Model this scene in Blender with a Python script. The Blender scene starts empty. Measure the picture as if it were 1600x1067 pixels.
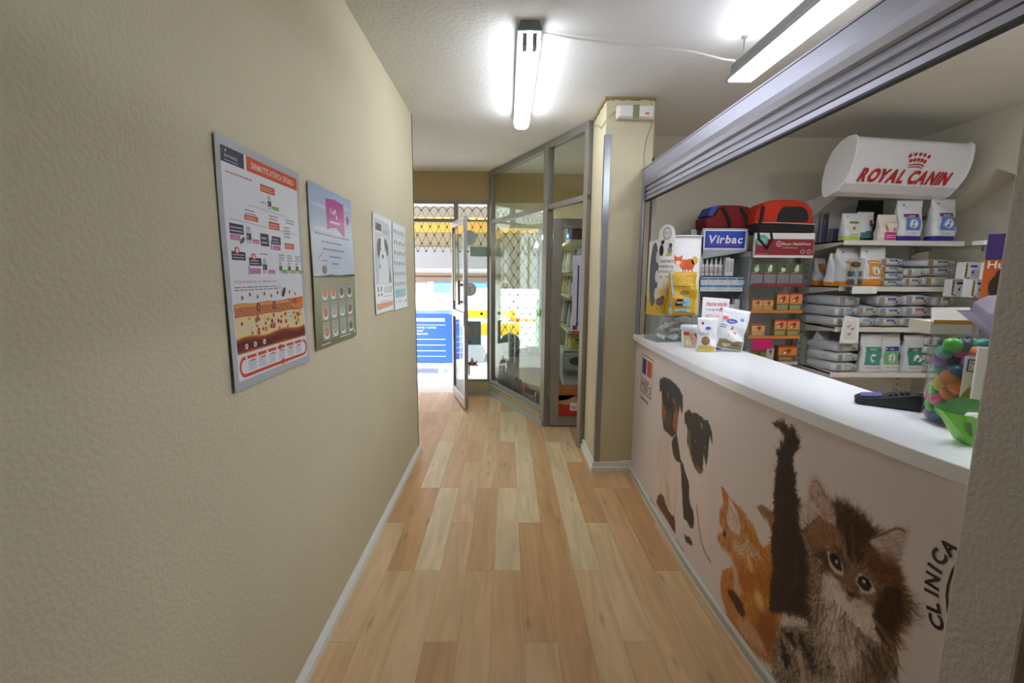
import bpy, bmesh, math, random
import numpy as np
from mathutils import Matrix, Vector
C = bpy.context.scene.collection
PI = math.pi
random.seed(7)

# ------------------------------------------------------------ camera
cam_data = bpy.data.cameras.new('camera'); cam_data.sensor_width = 36.0; cam_data.sensor_fit = 'HORIZONTAL'
cam_data.lens = 717.09/1600*36; cam_data.clip_start = .05; cam_data.clip_end = 200
cam = bpy.data.objects.new('camera', cam_data); C.objects.link(cam)
yaw, pitch, roll = 0.012498, 0.141132, 0.0078187
fw = Vector((math.sin(yaw)*math.cos(pitch), math.cos(yaw)*math.cos(pitch), -math.sin(pitch)))
r0 = Vector((math.cos(yaw), -math.sin(yaw), 0)); u0 = r0.cross(fw)
rt = r0*math.cos(roll)+u0*math.sin(roll); up = -r0*math.sin(roll)+u0*math.cos(roll)
cam.matrix_world = Matrix(((rt.x, up.x, -fw.x, 0), (rt.y, up.y, -fw.y, 0), (rt.z, up.z, -fw.z, 1.45), (0, 0, 0, 1)))
bpy.context.scene.camera = cam
# ------------------------------------------------------------ world, sun, exposure
world = bpy.data.worlds.new('world'); bpy.context.scene.world = world; world.use_nodes = True
bg = world.node_tree.nodes['Background']; bg.inputs[0].default_value = (.86, .93, 1, 1); bg.inputs[1].default_value = 2.9
sd_ = bpy.data.lights.new('sun', 'SUN'); sd_.energy = 6.5; sd_.angle = .01; sd_.color = (1, .96, .9)
sun = bpy.data.objects.new('sun', sd_); C.objects.link(sun); sun.rotation_euler = (math.radians(38), math.radians(14), 0)
vs = bpy.context.scene.view_settings
vs.view_transform = 'Standard'; vs.look = 'None'; vs.gamma = 1; vs.exposure = .6; vs.use_curve_mapping = False
LAMP = 12.5      # emission of the fluorescent diffusers
LAMP_LONG = 24.0

# ------------------------------------------------------------ colours and materials
def lin(c):
    return tuple(((x/255)/12.92 if x/255 <= .04045 else ((x/255+.055)/1.055)**2.4) for x in c[:3])
def mat(name, col=(200, 200, 200), rough=.5, metal=0, bump=0, bscale=60, spec=.5, vc=False, emit=0, alpha=1, var=0, vscale=3, coat=0):
    m = bpy.data.materials.new(name); m.use_nodes = True; nt = m.node_tree; N = nt.nodes; Lk = nt.links
    b = N['Principled BSDF']; b.inputs['Roughness'].default_value = rough; b.inputs['Metallic'].default_value = metal
    b.inputs['Specular IOR Level'].default_value = spec; b.inputs['Base Color'].default_value = (*lin(col), 1)
    b.inputs['Coat Weight'].default_value = coat
    if vc:
        a = N.new('ShaderNodeAttribute'); a.attribute_name = 'Col'; Lk.new(a.outputs['Color'], b.inputs['Base Color'])
    elif var:
        tc = N.new('ShaderNodeTexCoord'); no = N.new('ShaderNodeTexNoise'); no.inputs['Scale'].default_value = vscale; no.inputs['Detail'].default_value = 4
        mp = N.new('ShaderNodeMapRange'); mp.inputs[1].default_value = .3; mp.inputs[2].default_value = .7; mp.inputs[3].default_value = 1-var; mp.inputs[4].default_value = 1+var*.4
        mx = N.new('ShaderNodeVectorMath'); mx.operation = 'SCALE'; mx.inputs[0].default_value = lin(col)
        Lk.new(tc.outputs['Object'], no.inputs['Vector']); Lk.new(no.outputs['Fac'], mp.inputs[0]); Lk.new(mp.outputs[0], mx.inputs['Scale']); Lk.new(mx.outputs[0], b.inputs['Base Color'])
    if bump:
        tc = N.new('ShaderNodeTexCoord'); no = N.new('ShaderNodeTexNoise'); no.inputs['Scale'].default_value = bscale; no.inputs['Detail'].default_value = 3
        bp = N.new('ShaderNodeBump'); bp.inputs['Strength'].default_value = bump; bp.inputs['Distance'].default_value = .01
        Lk.new(tc.outputs['Object'], no.inputs['Vector']); Lk.new(no.outputs['Fac'], bp.inputs['Height']); Lk.new(bp.outputs[0], b.inputs['Normal'])
    if emit:
        b.inputs['Emission Color'].default_value = (*lin(col), 1); b.inputs['Emission Strength'].default_value = emit
    return m
def glass_mat(name, tint=(245, 250, 248), refl=1.0, rough=.0, haze=0):
    m = bpy.data.materials.new(name); m.use_nodes = True; nt = m.node_tree; N = nt.nodes; Lk = nt.links
    N.remove(N['Principled BSDF']); out = N['Material Output']
    t = N.new('ShaderNodeBsdfTransparent'); t.inputs[0].default_value = (*lin(tint), 1)
    g = N.new('ShaderNodeBsdfGlossy'); g.inputs['Roughness'].default_value = rough
    ge = N.new('ShaderNodeNewGeometry'); dt = N.new('ShaderNodeVectorMath'); dt.operation = 'DOT_PRODUCT'
    Lk.new(ge.outputs['Incoming'], dt.inputs[0]); Lk.new(ge.outputs['True Normal'], dt.inputs[1])
    def mt(op, a, b_):
        n = N.new('ShaderNodeMath'); n.operation = op
        for i, q in enumerate((a, b_)):
            if isinstance(q, (int, float)): n.inputs[i].default_value = q
            else: Lk.new(q, n.inputs[i])
        return n.outputs[0]
    f_ = mt('POWER', mt('SUBTRACT', 1.0, mt('ABSOLUTE', dt.outputs['Value'], 0)), 5.0)     # Schlick, the same from both sides
    fac = mt('MULTIPLY', mt('ADD', mt('MULTIPLY', f_, .94), .035), refl)
    mx = N.new('ShaderNodeMixShader'); Lk.new(fac, mx.inputs[0])
    last = t.outputs[0]
    if haze:
        d = N.new('ShaderNodeBsdfDiffuse'); d.inputs[0].default_value = (.8, .8, .8, 1); m2 = N.new('ShaderNodeMixShader'); m2.inputs[0].default_value = haze
        Lk.new(t.outputs[0], m2.inputs[1]); Lk.new(d.outputs[0], m2.inputs[2]); last = m2.outputs[0]
    Lk.new(last, mx.inputs[1]); Lk.new(g.outputs[0], mx.inputs[2]); Lk.new(mx.outputs[0], out.inputs[0])
    return m
M = {}
M['print'] = mat('printed_paper', rough=.45, vc=True)
M['gloss'] = mat('glossy_print', rough=.28, vc=True)
M['foil'] = mat('foil_bag', rough=.3, vc=True, bump=.8, bscale=26)
M['cloth'] = mat('woven_cloth', rough=.85, vc=True, bump=.2, bscale=300)
M['plastic'] = mat('coloured_plastic', rough=.35, vc=True)
M['matte'] = mat('matte_paint', rough=.8, vc=True)
M['alu'] = mat('brushed_aluminium', (176, 174, 178), .38, .75, bump=.04, bscale=500)
M['alu_dark'] = mat('dull_aluminium', (160, 156, 150), .45, .4)
M['black'] = mat('black_rubber', (18, 18, 20), .5)
M['steel'] = mat('steel_trim', (165, 170, 175), .3, .8)
M['white'] = mat('white_laminate', (238, 238, 240), .22, spec=.5)
M['shelf'] = mat('cream_shelf_metal', (222, 219, 210), .45)
M['glass'] = glass_mat('window_glass', haze=.008)
M['acrylic'] = glass_mat('clear_acrylic', (240, 242, 244), 1.0, .05, .05)
M['clear'] = glass_mat('clear_plastic', (244, 246, 246), .7, .12, .03)
M['glow'] = mat('lit_diffuser', (236, 243, 255), .4, emit=LAMP)
M['glow_long'] = mat('lit_long_diffuser', (236, 243, 255), .4, emit=LAMP_LONG)
M['glow_added'] = mat('added_lamp_diffuser', (236, 243, 255), .4, emit=26)  # for the unseen lamp added to the back room
M['shutter'] = mat('shutter_aluminium', (168, 168, 182), .40, .65, bump=.03, bscale=400)
M['ceiling'] = mat('ceiling_plaster', (232, 231, 226), .9, bump=.25, bscale=45, var=.06, vscale=1.2)

# ------------------------------------------------------------ mesh builder
class MB:
    def __init__(s): s.v = []; s.f = []; s.c = []; s.mi = []
    def add(s, vs_, fs, col=(200, 200, 200), mi=0, X=None):
        o = len(s.v)
        s.v += [tuple(X @ Vector(p)) if X else tuple(p) for p in vs_]
        for k, f in enumerate(fs):
            s.f.append([i+o for i in f]); s.c.append(col[k] if isinstance(col, list) else col); s.mi.append(mi)
        return s
    def box(s, x0, x1, y0, y1, z0, z1, col=(200, 200, 200), mi=0, X=None):
        v = [(x0, y0, z0), (x1, y0, z0), (x1, y1, z0), (x0, y1, z0), (x0, y0, z1), (x1, y0, z1), (x1, y1, z1), (x0, y1, z1)]
        return s.add(v, [(0, 3, 2, 1), (4, 5, 6, 7), (0, 1, 5, 4), (1, 2, 6, 5), (2, 3, 7, 6), (3, 0, 4, 7)], col, mi, X)
    def prism(s, poly, fn, a, b, col=(200, 200, 200), mi=0):
        # poly in 2D, fn(u, v, w) -> 3D, extruded w from a to b
        n = len(poly); v = [fn(u, w_, a) for u, w_ in poly]+[fn(u, w_, b) for u, w_ in poly]
        fs = [tuple(range(n))[::-1], tuple(range(n, 2*n))]+[(i, (i+1) % n, n+(i+1) % n, n+i) for i in range(n)]
        return s.add(v, fs, col, mi)
    def tube(s, pts, r, n=6, col=(200, 200, 200), mi=0):
        P = [Vector(p) for p in pts]; rings = []; rs = r if isinstance(r, (list, tuple)) else [r]*len(P)
        ref = None
        for i, p in enumerate(P):
            t = (P[min(i+1, len(P)-1)]-P[max(i-1, 0)]).normalized()
            if ref is None: ref = Vector((0, 0, 1)) if abs(t.z) < .9 else Vector((1, 0, 0))
            a = t.cross(ref).normalized(); b = a.cross(t).normalized(); ref = b
            rings.append([tuple(p+(a*math.cos(2*PI*k/n)+b*math.sin(2*PI*k/n))*rs[i]) for k in range(n)])
        v = [q for R_ in rings for q in R_]; m = len(P)
        fs = [(i*n+k, i*n+(k+1) % n, (i+1)*n+(k+1) % n, (i+1)*n+k) for i in range(m-1) for k in range(n)]
        fs += [tuple(range(n))[::-1], tuple(range((m-1)*n, m*n))]
        return s.add(v, fs, col, mi)
    def lathe(s, prof, n=24, cx=0, cy=0, col=(200, 200, 200), mi=0, cols=None, sx=1, sy=1):
        v = [(cx+r*math.cos(2*PI*k/n)*sx, cy+r*math.sin(2*PI*k/n)*sy, z) for r, z in prof for k in range(n)]
        m = len(prof); fs = []; cc = []
        for i in range(m-1):
            for k in range(n):
                fs.append((i*n+k, i*n+(k+1) % n, (i+1)*n+(k+1) % n, (i+1)*n+k)); cc.append(cols[i] if cols else col)
        fs += [tuple(range(n))[::-1], tuple(range((m-1)*n, m*n))]; cc += [cols[0] if cols else col, cols[-1] if cols else col]
        return s.add(v, fs, cc, mi)
    def build(s, name, m, parent=None, smooth=False, bevel=0, loc=None, rz=0, seg=2, rx=0):
        me = bpy.data.meshes.new(name); me.from_pydata(s.v, [], s.f); me.update()
        ms = m if isinstance(m, (list, tuple)) else [m]
        for q in ms: me.materials.append(M[q] if isinstance(q, str) else q)
        me.polygons.foreach_set('material_index', s.mi)
        at = me.color_attributes.new('Col', 'FLOAT_COLOR', 'CORNER')
        cols = []; cache = {}
        for f, c in zip(s.f, s.c):
            if c not in cache: cache[c] = (*lin(c), 1.0)
            cols += list(cache[c])*len(f)
        at.data.foreach_set('color', cols)
        if smooth: me.polygons.foreach_set('use_smooth', [True]*len(s.f))
        o = bpy.data.objects.new(name, me); C.objects.link(o)
        if parent: o.parent = parent
        if loc: o.location = loc
        o.rotation_euler = (rx, 0, rz)
        if bevel:
            b = o.modifiers.new('bevel', 'BEVEL'); b.width = bevel; b.segments = seg; b.limit_method = 'ANGLE'; b.angle_limit = .6
        return o
def thing(name, label, cat, loc=(0, 0, 0), rz=0, group=None):
    o = bpy.data.objects.new(name, None); o.empty_display_size = .1; C.objects.link(o)
    o.location = loc; o.rotation_euler = (0, 0, rz); return tag(o, label, cat, group)
def tag(o, label, cat, group=None):
    o['label'] = label; o['category'] = cat
    if group: o['group'] = group
    return o
def struct(o): o['kind'] = 'structure'; return o
def solidbox(name, m, x0, x1, y0, y1, z0, z1, parent=None, bevel=0, col=(200, 200, 200), loc=None):
    return MB().box(x0, x1, y0, y1, z0, z1, col).build(name, m, parent, bevel=bevel, loc=loc)

# ------------------------------------------------------------ flat artwork: coloured shapes mapped on a surface
_gl = {}
def glyph(ch, bold):
    k = (ch, bold)
    if k not in _gl:
        cu = bpy.data.curves.new('g', 'FONT'); cu.body = ch; cu.size = 1; cu.offset = bold; cu.resolution_u = 3
        ob = bpy.data.objects.new('g', cu); me = ob.to_mesh()
        V = [(v.co.x, v.co.y) for v in me.vertices]; F = [tuple(p.vertices) for p in me.polygons]
        ob.to_mesh_clear(); bpy.data.objects.remove(ob); bpy.data.curves.remove(cu)
        w = {' ': .3, "'": .2, '.': .25}.get(ch) or (max(x for x, y in V)+.06 if V else .3)
        _gl[k] = (V, F, w)
    return _gl[k]
class GFX(MB):
    """shapes in (u, v); f(u, v, off) gives the point; every shape is a hair above the one before its layer"""
    def __init__(s, f, step=.00025): super().__init__(); s.fn = f; s.step = step
    def poly(s, pts, col, L=1): s.add([s.fn(u, v, L*s.step) for u, v in pts], [tuple(range(len(pts)))], col); return s
    def rect(s, u0, v0, u1, v1, col, L=1, nu=1, nv=1):
        v = [s.fn(u0+(u1-u0)*i/nu, v0+(v1-v0)*j/nv, L*s.step) for j in range(nv+1) for i in range(nu+1)]
        s.add(v, [(j*(nu+1)+i, j*(nu+1)+i+1, (j+1)*(nu+1)+i+1, (j+1)*(nu+1)+i) for j in range(nv) for i in range(nu)], col); return s
    fine = False
    def ell(s, u, v, a, b, col, L=1, n=16, rot=0):
        if s.fine:
            P = [(u+k*(a*math.cos(t)*math.cos(rot)-b*math.sin(t)*math.sin(rot)), v+k*(a*math.cos(t)*math.sin(rot)+b*math.sin(t)*math.cos(rot))) for k in (.01, .35, .7, 1) for t in [2*PI*q/n for q in range(n)]]
            return s.add([s.fn(x, y, L*s.step) for x, y in P], [(j*n+k, j*n+(k+1) % n, (j+1)*n+(k+1) % n, (j+1)*n+k) for j in range(3) for k in range(n)], col)
        return s.poly([(u+a*math.cos(t)*math.cos(rot)-b*math.sin(t)*math.sin(rot), v+a*math.cos(t)*math.sin(rot)+b*math.sin(t)*math.cos(rot)) for t in [2*PI*k/n for k in range(n)]], col, L)
    def ring(s, u, v, a, w, col, L=1, n=24, asp=1, t0=0, t1=2*PI):
        for k in range(n):
            p, q = t0+(t1-t0)*k/n, t0+(t1-t0)*(k+1)/n
            s.poly([(u+a*math.cos(p), v+a*asp*math.sin(p)), (u+a*math.cos(q), v+a*asp*math.sin(q)), (u+(a-w)*math.cos(q), v+(a-w)*asp*math.sin(q)), (u+(a-w)*math.cos(p), v+(a-w)*asp*math.sin(p))], col, L)
        return s
    def line(s, pts, w, col, L=1):
        for (a, b), (c, d) in zip(pts, pts[1:]):
            l = math.hypot(c-a, d-b) or 1; x, y = -(d-b)/l*w/2, (c-a)/l*w/2
            s.poly([(a-x, b-y), (c-x, d-y), (c+x, d+y), (a+x, b+y)], col, L)
        return s
    def text(s, t, u, v, h, col, L=2, xs=1, shear=0, bold=0, rot=0, align='L', sp=0, fit=None):
        W = 0; items = []
        for ch in t:
            V, F, w = glyph(ch, bold); items.append((V, F, W)); W += w+sp
        k = h/.72
        if fit: xs = fit/(W*k)
        o = {'L': 0, 'C': -W/2, 'R': -W}[align]; c_, s_ = math.cos(rot), math.sin(rot)
        for V, F, x0 in items:
            P = []
            for x, y in V:
                X_ = (x+x0+o+y*shear)*k*xs; Y_ = y*k; P.append(s.fn(u+X_*c_-Y_*s_, v+X_*s_+Y_*c_, L*s.step))
            if F: s.add(P, F, col)
        return s
    def bars(s, u0, v0, u1, v1, n, col, L=2, fill=.45, seed=0):   # lines too small to read
        r = random.Random(seed+int(u0*999)); d = (v1-v0)/n
        for i in range(n):
            y = v0+d*i; x = u0; e = u1-(u1-u0)*r.random()*.25
            while x < e:
                w = (u1-u0)*(.05+.09*r.random()); s.rect(x, y, min(x+w, e), y+d*fill, col, L); x += w+(u1-u0)*.02
        return s
def fx(x, y0, z0):      # artwork on a wall facing +X, u runs with +Y
    return lambda u, v, o: (x+o, y0+u, z0+v)
def fy(x0, y, z0):      # artwork facing -Y, u runs with +X
    return lambda u, v, o: (x0+u, y-o, z0+v)
# ------------------------------------------------------------ room shell
H = 2.648
def stucco(name, col, strength=.22):
    m = mat(name, col, .85, bump=strength, bscale=90, var=.05, vscale=1.5); return m
M['wall'] = stucco('cream_stucco', (216, 206, 176)); M['pillar'] = stucco('beige_stucco', (214, 204, 172), .12)
M['fascia'] = stucco('ochre_stucco', (192, 170, 126), .2); M['backwall'] = stucco('back_room_paint', (214, 208, 190), .1)
M['nearwall'] = stucco('grey_stucco', (190, 184, 176), .3)
M['base'] = mat('painted_skirting', (236, 237, 232), .35)
# plank floor
m = bpy.data.materials.new('laminate_planks'); m.use_nodes = True; nt = m.node_tree; N = nt.nodes; Lk = nt.links; b = N['Principled BSDF']
def mth(op, a, b_=None, c_=None):
    n = N.new('ShaderNodeMath'); n.operation = op
    for i, q in enumerate((a, b_, c_)):
        if q is None: continue
        if isinstance(q, (int, float)): n.inputs[i].default_value = q
        else: Lk.new(q, n.inputs[i])
    return n.outputs[0]
tc = N.new('ShaderNodeTexCoord'); sx = N.new('ShaderNodeSeparateXYZ'); Lk.new(tc.outputs['Object'], sx.inputs[0])
X_, Y_ = sx.outputs[0], sx.outputs[1]
PW, PL = .133, .9
rx_ = mth('DIVIDE', mth('ADD', X_, 10.03), PW); row = mth('FLOOR', rx_); fxr = mth('FRACT', rx_)
r3 = mth('MODULO', mth('MULTIPLY', row, 7), 3.0)
yy = mth('DIVIDE', mth('ADD', mth('ADD', Y_, mth('MULTIPLY', r3, .45)), 20.40), PL)
pid = mth('FLOOR', yy); fyr = mth('FRACT', yy)
cb = N.new('ShaderNodeCombineXYZ'); Lk.new(row, cb.inputs[0]); Lk.new(pid, cb.inputs[1])
wn = N.new('ShaderNodeTexWhiteNoise'); wn.noise_dimensions = '2D'; Lk.new(cb.outputs[0], wn.inputs['Vector'])
rp = N.new('ShaderNodeValToRGB'); el = rp.color_ramp.elements
el[0].position = 0; el[0].color = (*lin((212, 166, 116)), 1); el[1].position = 1; el[1].color = (*lin((236, 216, 174)), 1)
for p_, c_ in ((.3, (220, 178, 128)), (.55, (226, 188, 140)), (.8, (230, 200, 156))):
    e = el.new(p_); e.color = (*lin(c_), 1)
Lk.new(wn.outputs['Value'], rp.inputs[0])
gv = N.new('ShaderNodeCombineXYZ'); Lk.new(mth('MULTIPLY', X_, 16), gv.inputs[0]); Lk.new(mth('MULTIPLY', Y_, 1.6), gv.inputs[1]); Lk.new(mth('MULTIPLY', wn.outputs['Value'], 37), gv.inputs[2])
gn = N.new('ShaderNodeTexNoise'); gn.inputs['Scale'].default_value = 1; gn.inputs['Detail'].default_value = 5; gn.inputs['Distortion'].default_value = 1.2; Lk.new(gv.outputs[0], gn.inputs['Vector'])
gr = N.new('ShaderNodeMapRange'); gr.inputs[1].default_value = .3; gr.inputs[2].default_value = .75; gr.inputs[3].default_value = 1.1; gr.inputs[4].default_value = .80; Lk.new(gn.outputs['Fac'], gr.inputs[0])
seam = mth('MULTIPLY', mth('GREATER_THAN', fxr, .018), mth('GREATER_THAN', fyr, .0035))
seamf = mth('ADD', mth('MULTIPLY', seam, .28), .72)
# dark knots, one to a few planks
kv = N.new('ShaderNodeCombineXYZ'); Lk.new(mth('MULTIPLY', X_, 9), kv.inputs[0]); Lk.new(mth('MULTIPLY', Y_, 2.4), kv.inputs[1])
vo = N.new('ShaderNodeTexVoronoi'); vo.inputs['Scale'].default_value = 1; vo.voronoi_dimensions = '2D'; Lk.new(kv.outputs[0], vo.inputs['Vector'])
kr = N.new('ShaderNodeMapRange'); kr.inputs[1].default_value = .02; kr.inputs[2].default_value = .13; kr.inputs[3].default_value = .68; kr.inputs[4].default_value = 1; Lk.new(vo.outputs['Distance'], kr.inputs[0])
sc_ = N.new('ShaderNodeSeparateColor'); Lk.new(vo.outputs['Color'], sc_.inputs[0]); few = mth('GREATER_THAN', sc_.outputs[0], .72)
knot = mth('SUBTRACT', 1.0, mth('MULTIPLY', few, mth('SUBTRACT', 1.0, kr.outputs[0])))
tot = mth('MULTIPLY', mth('MULTIPLY', gr.outputs[0], seamf), knot)
gm = N.new('ShaderNodeVectorMath'); gm.operation = 'SCALE'; Lk.new(rp.outputs[0], gm.inputs[0]); Lk.new(tot, gm.inputs['Scale']); 
gmm = N.new('ShaderNodeGamma'); gmm.inputs[1].default_value = 1.0; Lk.new(gm.outputs[0], gmm.inputs[0]); Lk.new(gmm.outputs[0], b.inputs['Base Color'])
b.inputs['Roughness'].default_value = .34; b.inputs['Specular IOR Level'].default_value = .45
bp = N.new('ShaderNodeBump'); bp.inputs['Strength'].default_value = .15; bp.inputs['Distance'].default_value = .003; Lk.new(tot, bp.inputs['Height']); Lk.new(bp.outputs[0], b.inputs['Normal'])
M['planks'] = m

XL = -.724
struct(solidbox('floor', 'planks', -2.0, 3.9, -2.6, 5.62, -.1, 0))
struct(solidbox('ceiling', 'ceiling', -2.1, 4.0, -2.6, 5.75, H, H+.15))
o = MB().box(-.9, XL, -2.6, 3.655, 0, H).build('wall_left', 'wall'); struct(o)
struct(solidbox('wall_entrance_left', 'wall', -2.1, -1.95, 3.4, 5.75, 0, H))
struct(solidbox('wall_behind_left', 'wall', -2.0, -.9, 3.4, 3.5, 0, H))
struct(solidbox('wall_back', 'wall', -.9, 1.6, -2.7, -2.6, 0, H))
struct(solidbox('wall_front', 'backwall', 1.0, 3.9, 4.12, 4.22, 0, H))            # behind the shelves
# right wall of the back room: upper part hangs over a recess under a stair
xr = 3.53; prof = [(.9, H), (4.12, H), (4.12, 1.86), (3.6, 2.13), (3.41, 2.246), (3.25, 2.16), (.9, 1.2)]
o = MB().prism(prof, lambda u, v, w: (w, u, v), xr, 3.76).box(3.76, 3.86, .9, 4.12, 0, H).build('wall_right', 'backwall'); struct(o)
struct(solidbox('wall_near', 'nearwall', 1.25, 3.9, .80, .90, 0, H))
o = MB().box(.997, 1.25, .785, .93, 0, H).build('wall_near_end', 'nearwall', bevel=.006); struct(o)
struct(solidbox('wall_passage', 'nearwall', 1.12, 1.25, -2.6, .785, 0, H))
# skirting with a sloped top along the left wall
sk = [(0, 0), (.022, 0), (.02, .028), (0, .05)]
o = MB().prism(sk, lambda u, v, w: (XL+u, w, v), -2.6, 3.70).build('baseboard_left', 'base'); struct(o)
o = MB().box(-.742, -.721, 3.655, 3.667, 0, H, (90, 84, 76)).build('trim_1', 'matte'); struct(o)
# pillar
o = MB().box(.668, .992, 3.283, 3.76, 0, H).build('wall_pillar', 'pillar'); struct(o)
o = MB().box(.992, 1.05, 3.45, 4.12, 0, H).build('wall_pillar_return', 'pillar'); struct(o)
o = MB().prism([(.640, 3.79), (.640, 3.255), (.96, 3.255), (.96, 3.283), (.668, 3.283), (.668, 3.79)], lambda u, v, w: (u, v, w), 0, .04).prism([(.652, 3.79), (.652, 3.27), (.96, 3.27), (.96, 3.283), (.668, 3.283), (.668, 3.79)], lambda u, v, w: (u, v, w), .04, .075).box(.86, .945, 3.262, 3.283, .04, .085).build('baseboard_pillar', 'base'); struct(o)
o = MB().prism([(.664, 3.32), (.664, 3.279), (.705, 3.279), (.705, 3.283), (.668, 3.283), (.668, 3.32)], lambda u, v, w: (u, v, w), .075, 2.41).build('trim_2', 'steel'); struct(o)
# crumbly joint where pillar meets ceiling
mb = MB(); r = random.Random(3)
for side in (0, 1):
    n = 26
    for i in range(n):
        t = i/n
        if side == 0: x, y = .668+t*.324, 3.281
        else: x, y = .666, 3.283+t*.47
        s = .006+.006*r.random()
        mb.box(x-s, x+s+.008, y-s, y+s+.012, H-.008-.012*r.random(), H, (150, 135, 80))
o = mb.build('trim_3', 'matte'); struct(o)

# ------------------------------------------------------------ glazed shop front, facing the street
YF = 5.55; FR = 'alu_dark'
struct(solidbox('wall_entrance', 'fascia', -1.95, -.16, YF, YF+.12, 2.325, H))
struct(solidbox('wall_display_top', 'fascia', -.16, 1.1, YF+.06, YF+.16, 2.31, H))
mb = MB()
mb.box(-1.95, -.17, YF, YF+.05, 2.285, 2.325)            # head
mb.box(-1.95, -.625, YF, YF+.05, 2.075, 2.115)           # transom over the door
mb.box(-.625, -.19, YF, YF+.05, 2.085, 2.105)
mb.box(-.625, -.575, YF-.003, YF+.053, 0, 2.285)         # mullion
mb.box(-.235, -.175, YF, YF+.05, 0.13, 2.285)            # corner post, street side
mb.box(-.575, -.235, YF, YF+.05, .155, .185)             # sill of the side light
mb.box(-1.95, -1.905, YF, YF+.05, 0, 2.285)
o = mb.build('window_1', FR); struct(o)
o = MB().box(-1.905, -.625, YF+.02, YF+.026, 2.115, 2.285).box(-.575, -.235, YF+.02, YF+.026, .185, 2.285).build('pane', 'glass', o)
o = MB().box(-.575, -.17, YF-.01, YF+.06, 0.045, .155, (196, 186, 152)).box(-.575, -.17, YF-.025, YF-.01, 0, .05, (185, 188, 188)).build('wall_kick_entrance', 'matte'); struct(o)

# angled display window from A to B
A2 = Vector((-.18, YF)); B2 = Vector((.655, 3.76)); Dn = (B2-A2); LEN = Dn.length; Dn.normalize(); Nn = Vector((-Dn.y, Dn.x))*-1   # Nn points to the hall
def ang(u, v, w): p = A2+Dn*u+Nn*w; return (p.x, p.y, v)
UM = (Vector((.41, 4.36))-A2).length
def abox(mb, u0, u1, z0, z1, w0, w1, col=(200, 200, 200)):
    return mb.prism([(u0, z0), (u1, z0), (u1, z1), (u0, z1)], ang, w0, w1, col)
mb = MB()
abox(mb, -.02, LEN, H-.06, H-.002, -.03, .03); abox(mb, 0, UM, 2.055, 2.10, -.025, .025); abox(mb, UM, LEN, 2.055, 2.10, -.025, .025)
abox(mb, -.02, .05, .13, H-.06, -.03, .03); abox(mb, UM-.045, UM+.03, 0, H-.06, -.034, .034); abox(mb, LEN-.05, LEN, 0, H-.06, -.03, .03)
abox(mb, .05, UM-.045, .135, .19, -.025, .03); abox(mb, .05, UM-.045, .125, .14, -.02, .045)
o = mb.build('window_2', FR, bevel=.002, seg=1); struct(o)
mb = MB(); abox(mb, .05, UM-.045, .19, 2.055, -.003, .003); abox(mb, .05, UM-.045, 2.10, H-.06, -.003, .003); abox(mb, UM+.03, LEN-.05, 2.10, H-.06, -.003, .003)
mb.build('pane', 'glass', o)
mb = MB(); abox(mb, .0, UM-.0, .05, .125, -.05, .02, (205, 194, 158)); abox(mb, -.02, UM+.005, 0, .05, -.02, .045, (190, 194, 194))
o = mb.build('wall_kick_display', 'matte'); struct(o)
abox(MB(), 0, 1, 0, 1, 0, 1)
# display space behind it
plat = [(-.16, YF+.03), (-.16+.02, YF-.02), (.36, 4.42), (.40, 4.42), (.56, 4.5), (.56, 5.66), (-.16, 5.66)]
o = MB().prism(plat, lambda u, v, w: (u, v, w), 0, .32, (226, 206, 178)).build('trim_4', 'matte'); struct(o)
struct(solidbox('wall_display_right', 'pillar', 1.04, 1.14, 3.76, 5.75, 0, H))
CR = (226, 226, 200)
mb = MB()
mb.box(-.16, .6, 5.61, 5.71, .185, .47, CR).box(-.16, 1.1, 5.61, 5.71, 2.02, 2.31, CR).box(-.16, -.10, 5.61, 5.71, .47, 2.02, CR).box(.425, 1.1, 5.61, 5.71, 0, 2.02, CR)
mb.box(-.10, -.07, 5.60, 5.70, .47, 2.02, (190, 192, 170)).box(.40, .425, 5.60, 5.70, .47, 2.02, (206, 210, 190)).box(-.10, .425, 5.58, 5.70, .47, .49, (120, 116, 108))
o = mb.build('window_3', 'matte'); struct(o)
MB().box(-.07, .40, 5.66, 5.666, .49, 2.02).build('pane', 'glass', o)
mb = MB().box(-.07, .40, 5.675, 5.70, .49, .56, (44, 42, 42)).build('sill_bar', 'matte', o)
struct(solidbox('trim_5', 'matte', -1.95, 1.1, 5.62, 6.3, -.1, -.012, col=(205, 205, 205)))
# soffit of the porch
struct(MB().box(-2.5, 2.0, 5.75, 8.4, 2.66, 2.8, (235, 228, 228)).box(-2.5, 2.0, 8.4, 8.6, 2.50, 2.8, (176, 160, 148)).build('trim_6', 'matte'))
# ------------------------------------------------------------ the street
struct(MB().add([(-9, 5.7, -.11), (9, 5.7, -.11), (9, 9, -.5), (-9, 9, -.5), (9, 20, -.9), (-9, 20, -.9)], [(0, 1, 2, 3), (3, 2, 4, 5)], (240, 238, 236)).build('floor_street', 'matte'))
b = thing('building', 'white shop building across the street with brown and yellow bands', 'building', (0, 12.4, -.8))
MB().box(-9, 8, 0, .5, 0, 5.2, (236, 234, 230)).build('wall', 'matte', b)
MB().box(-9, 8, -.12, 0, 3.52, 3.84, (228, 178, 84)).build('awning_strip', 'matte', b)
MB().box(-9, 8, -.06, 0, 3.06, 3.52, (150, 138, 116)).build('upper_band', 'matte', b)
MB().box(-9, 8, -.3, 0, 2.42, 3.06, (148, 148, 150)).build('grey_panel', 'matte', b)
mb = MB(); mb.box(-9, 8, -.12, 0, 2.10, 2.3, (140, 120, 100)).box(-9, 8, -.16, -.12, 2.235, 2.25, (60, 50, 46)); mb.build('door_head', 'matte', b)
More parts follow.
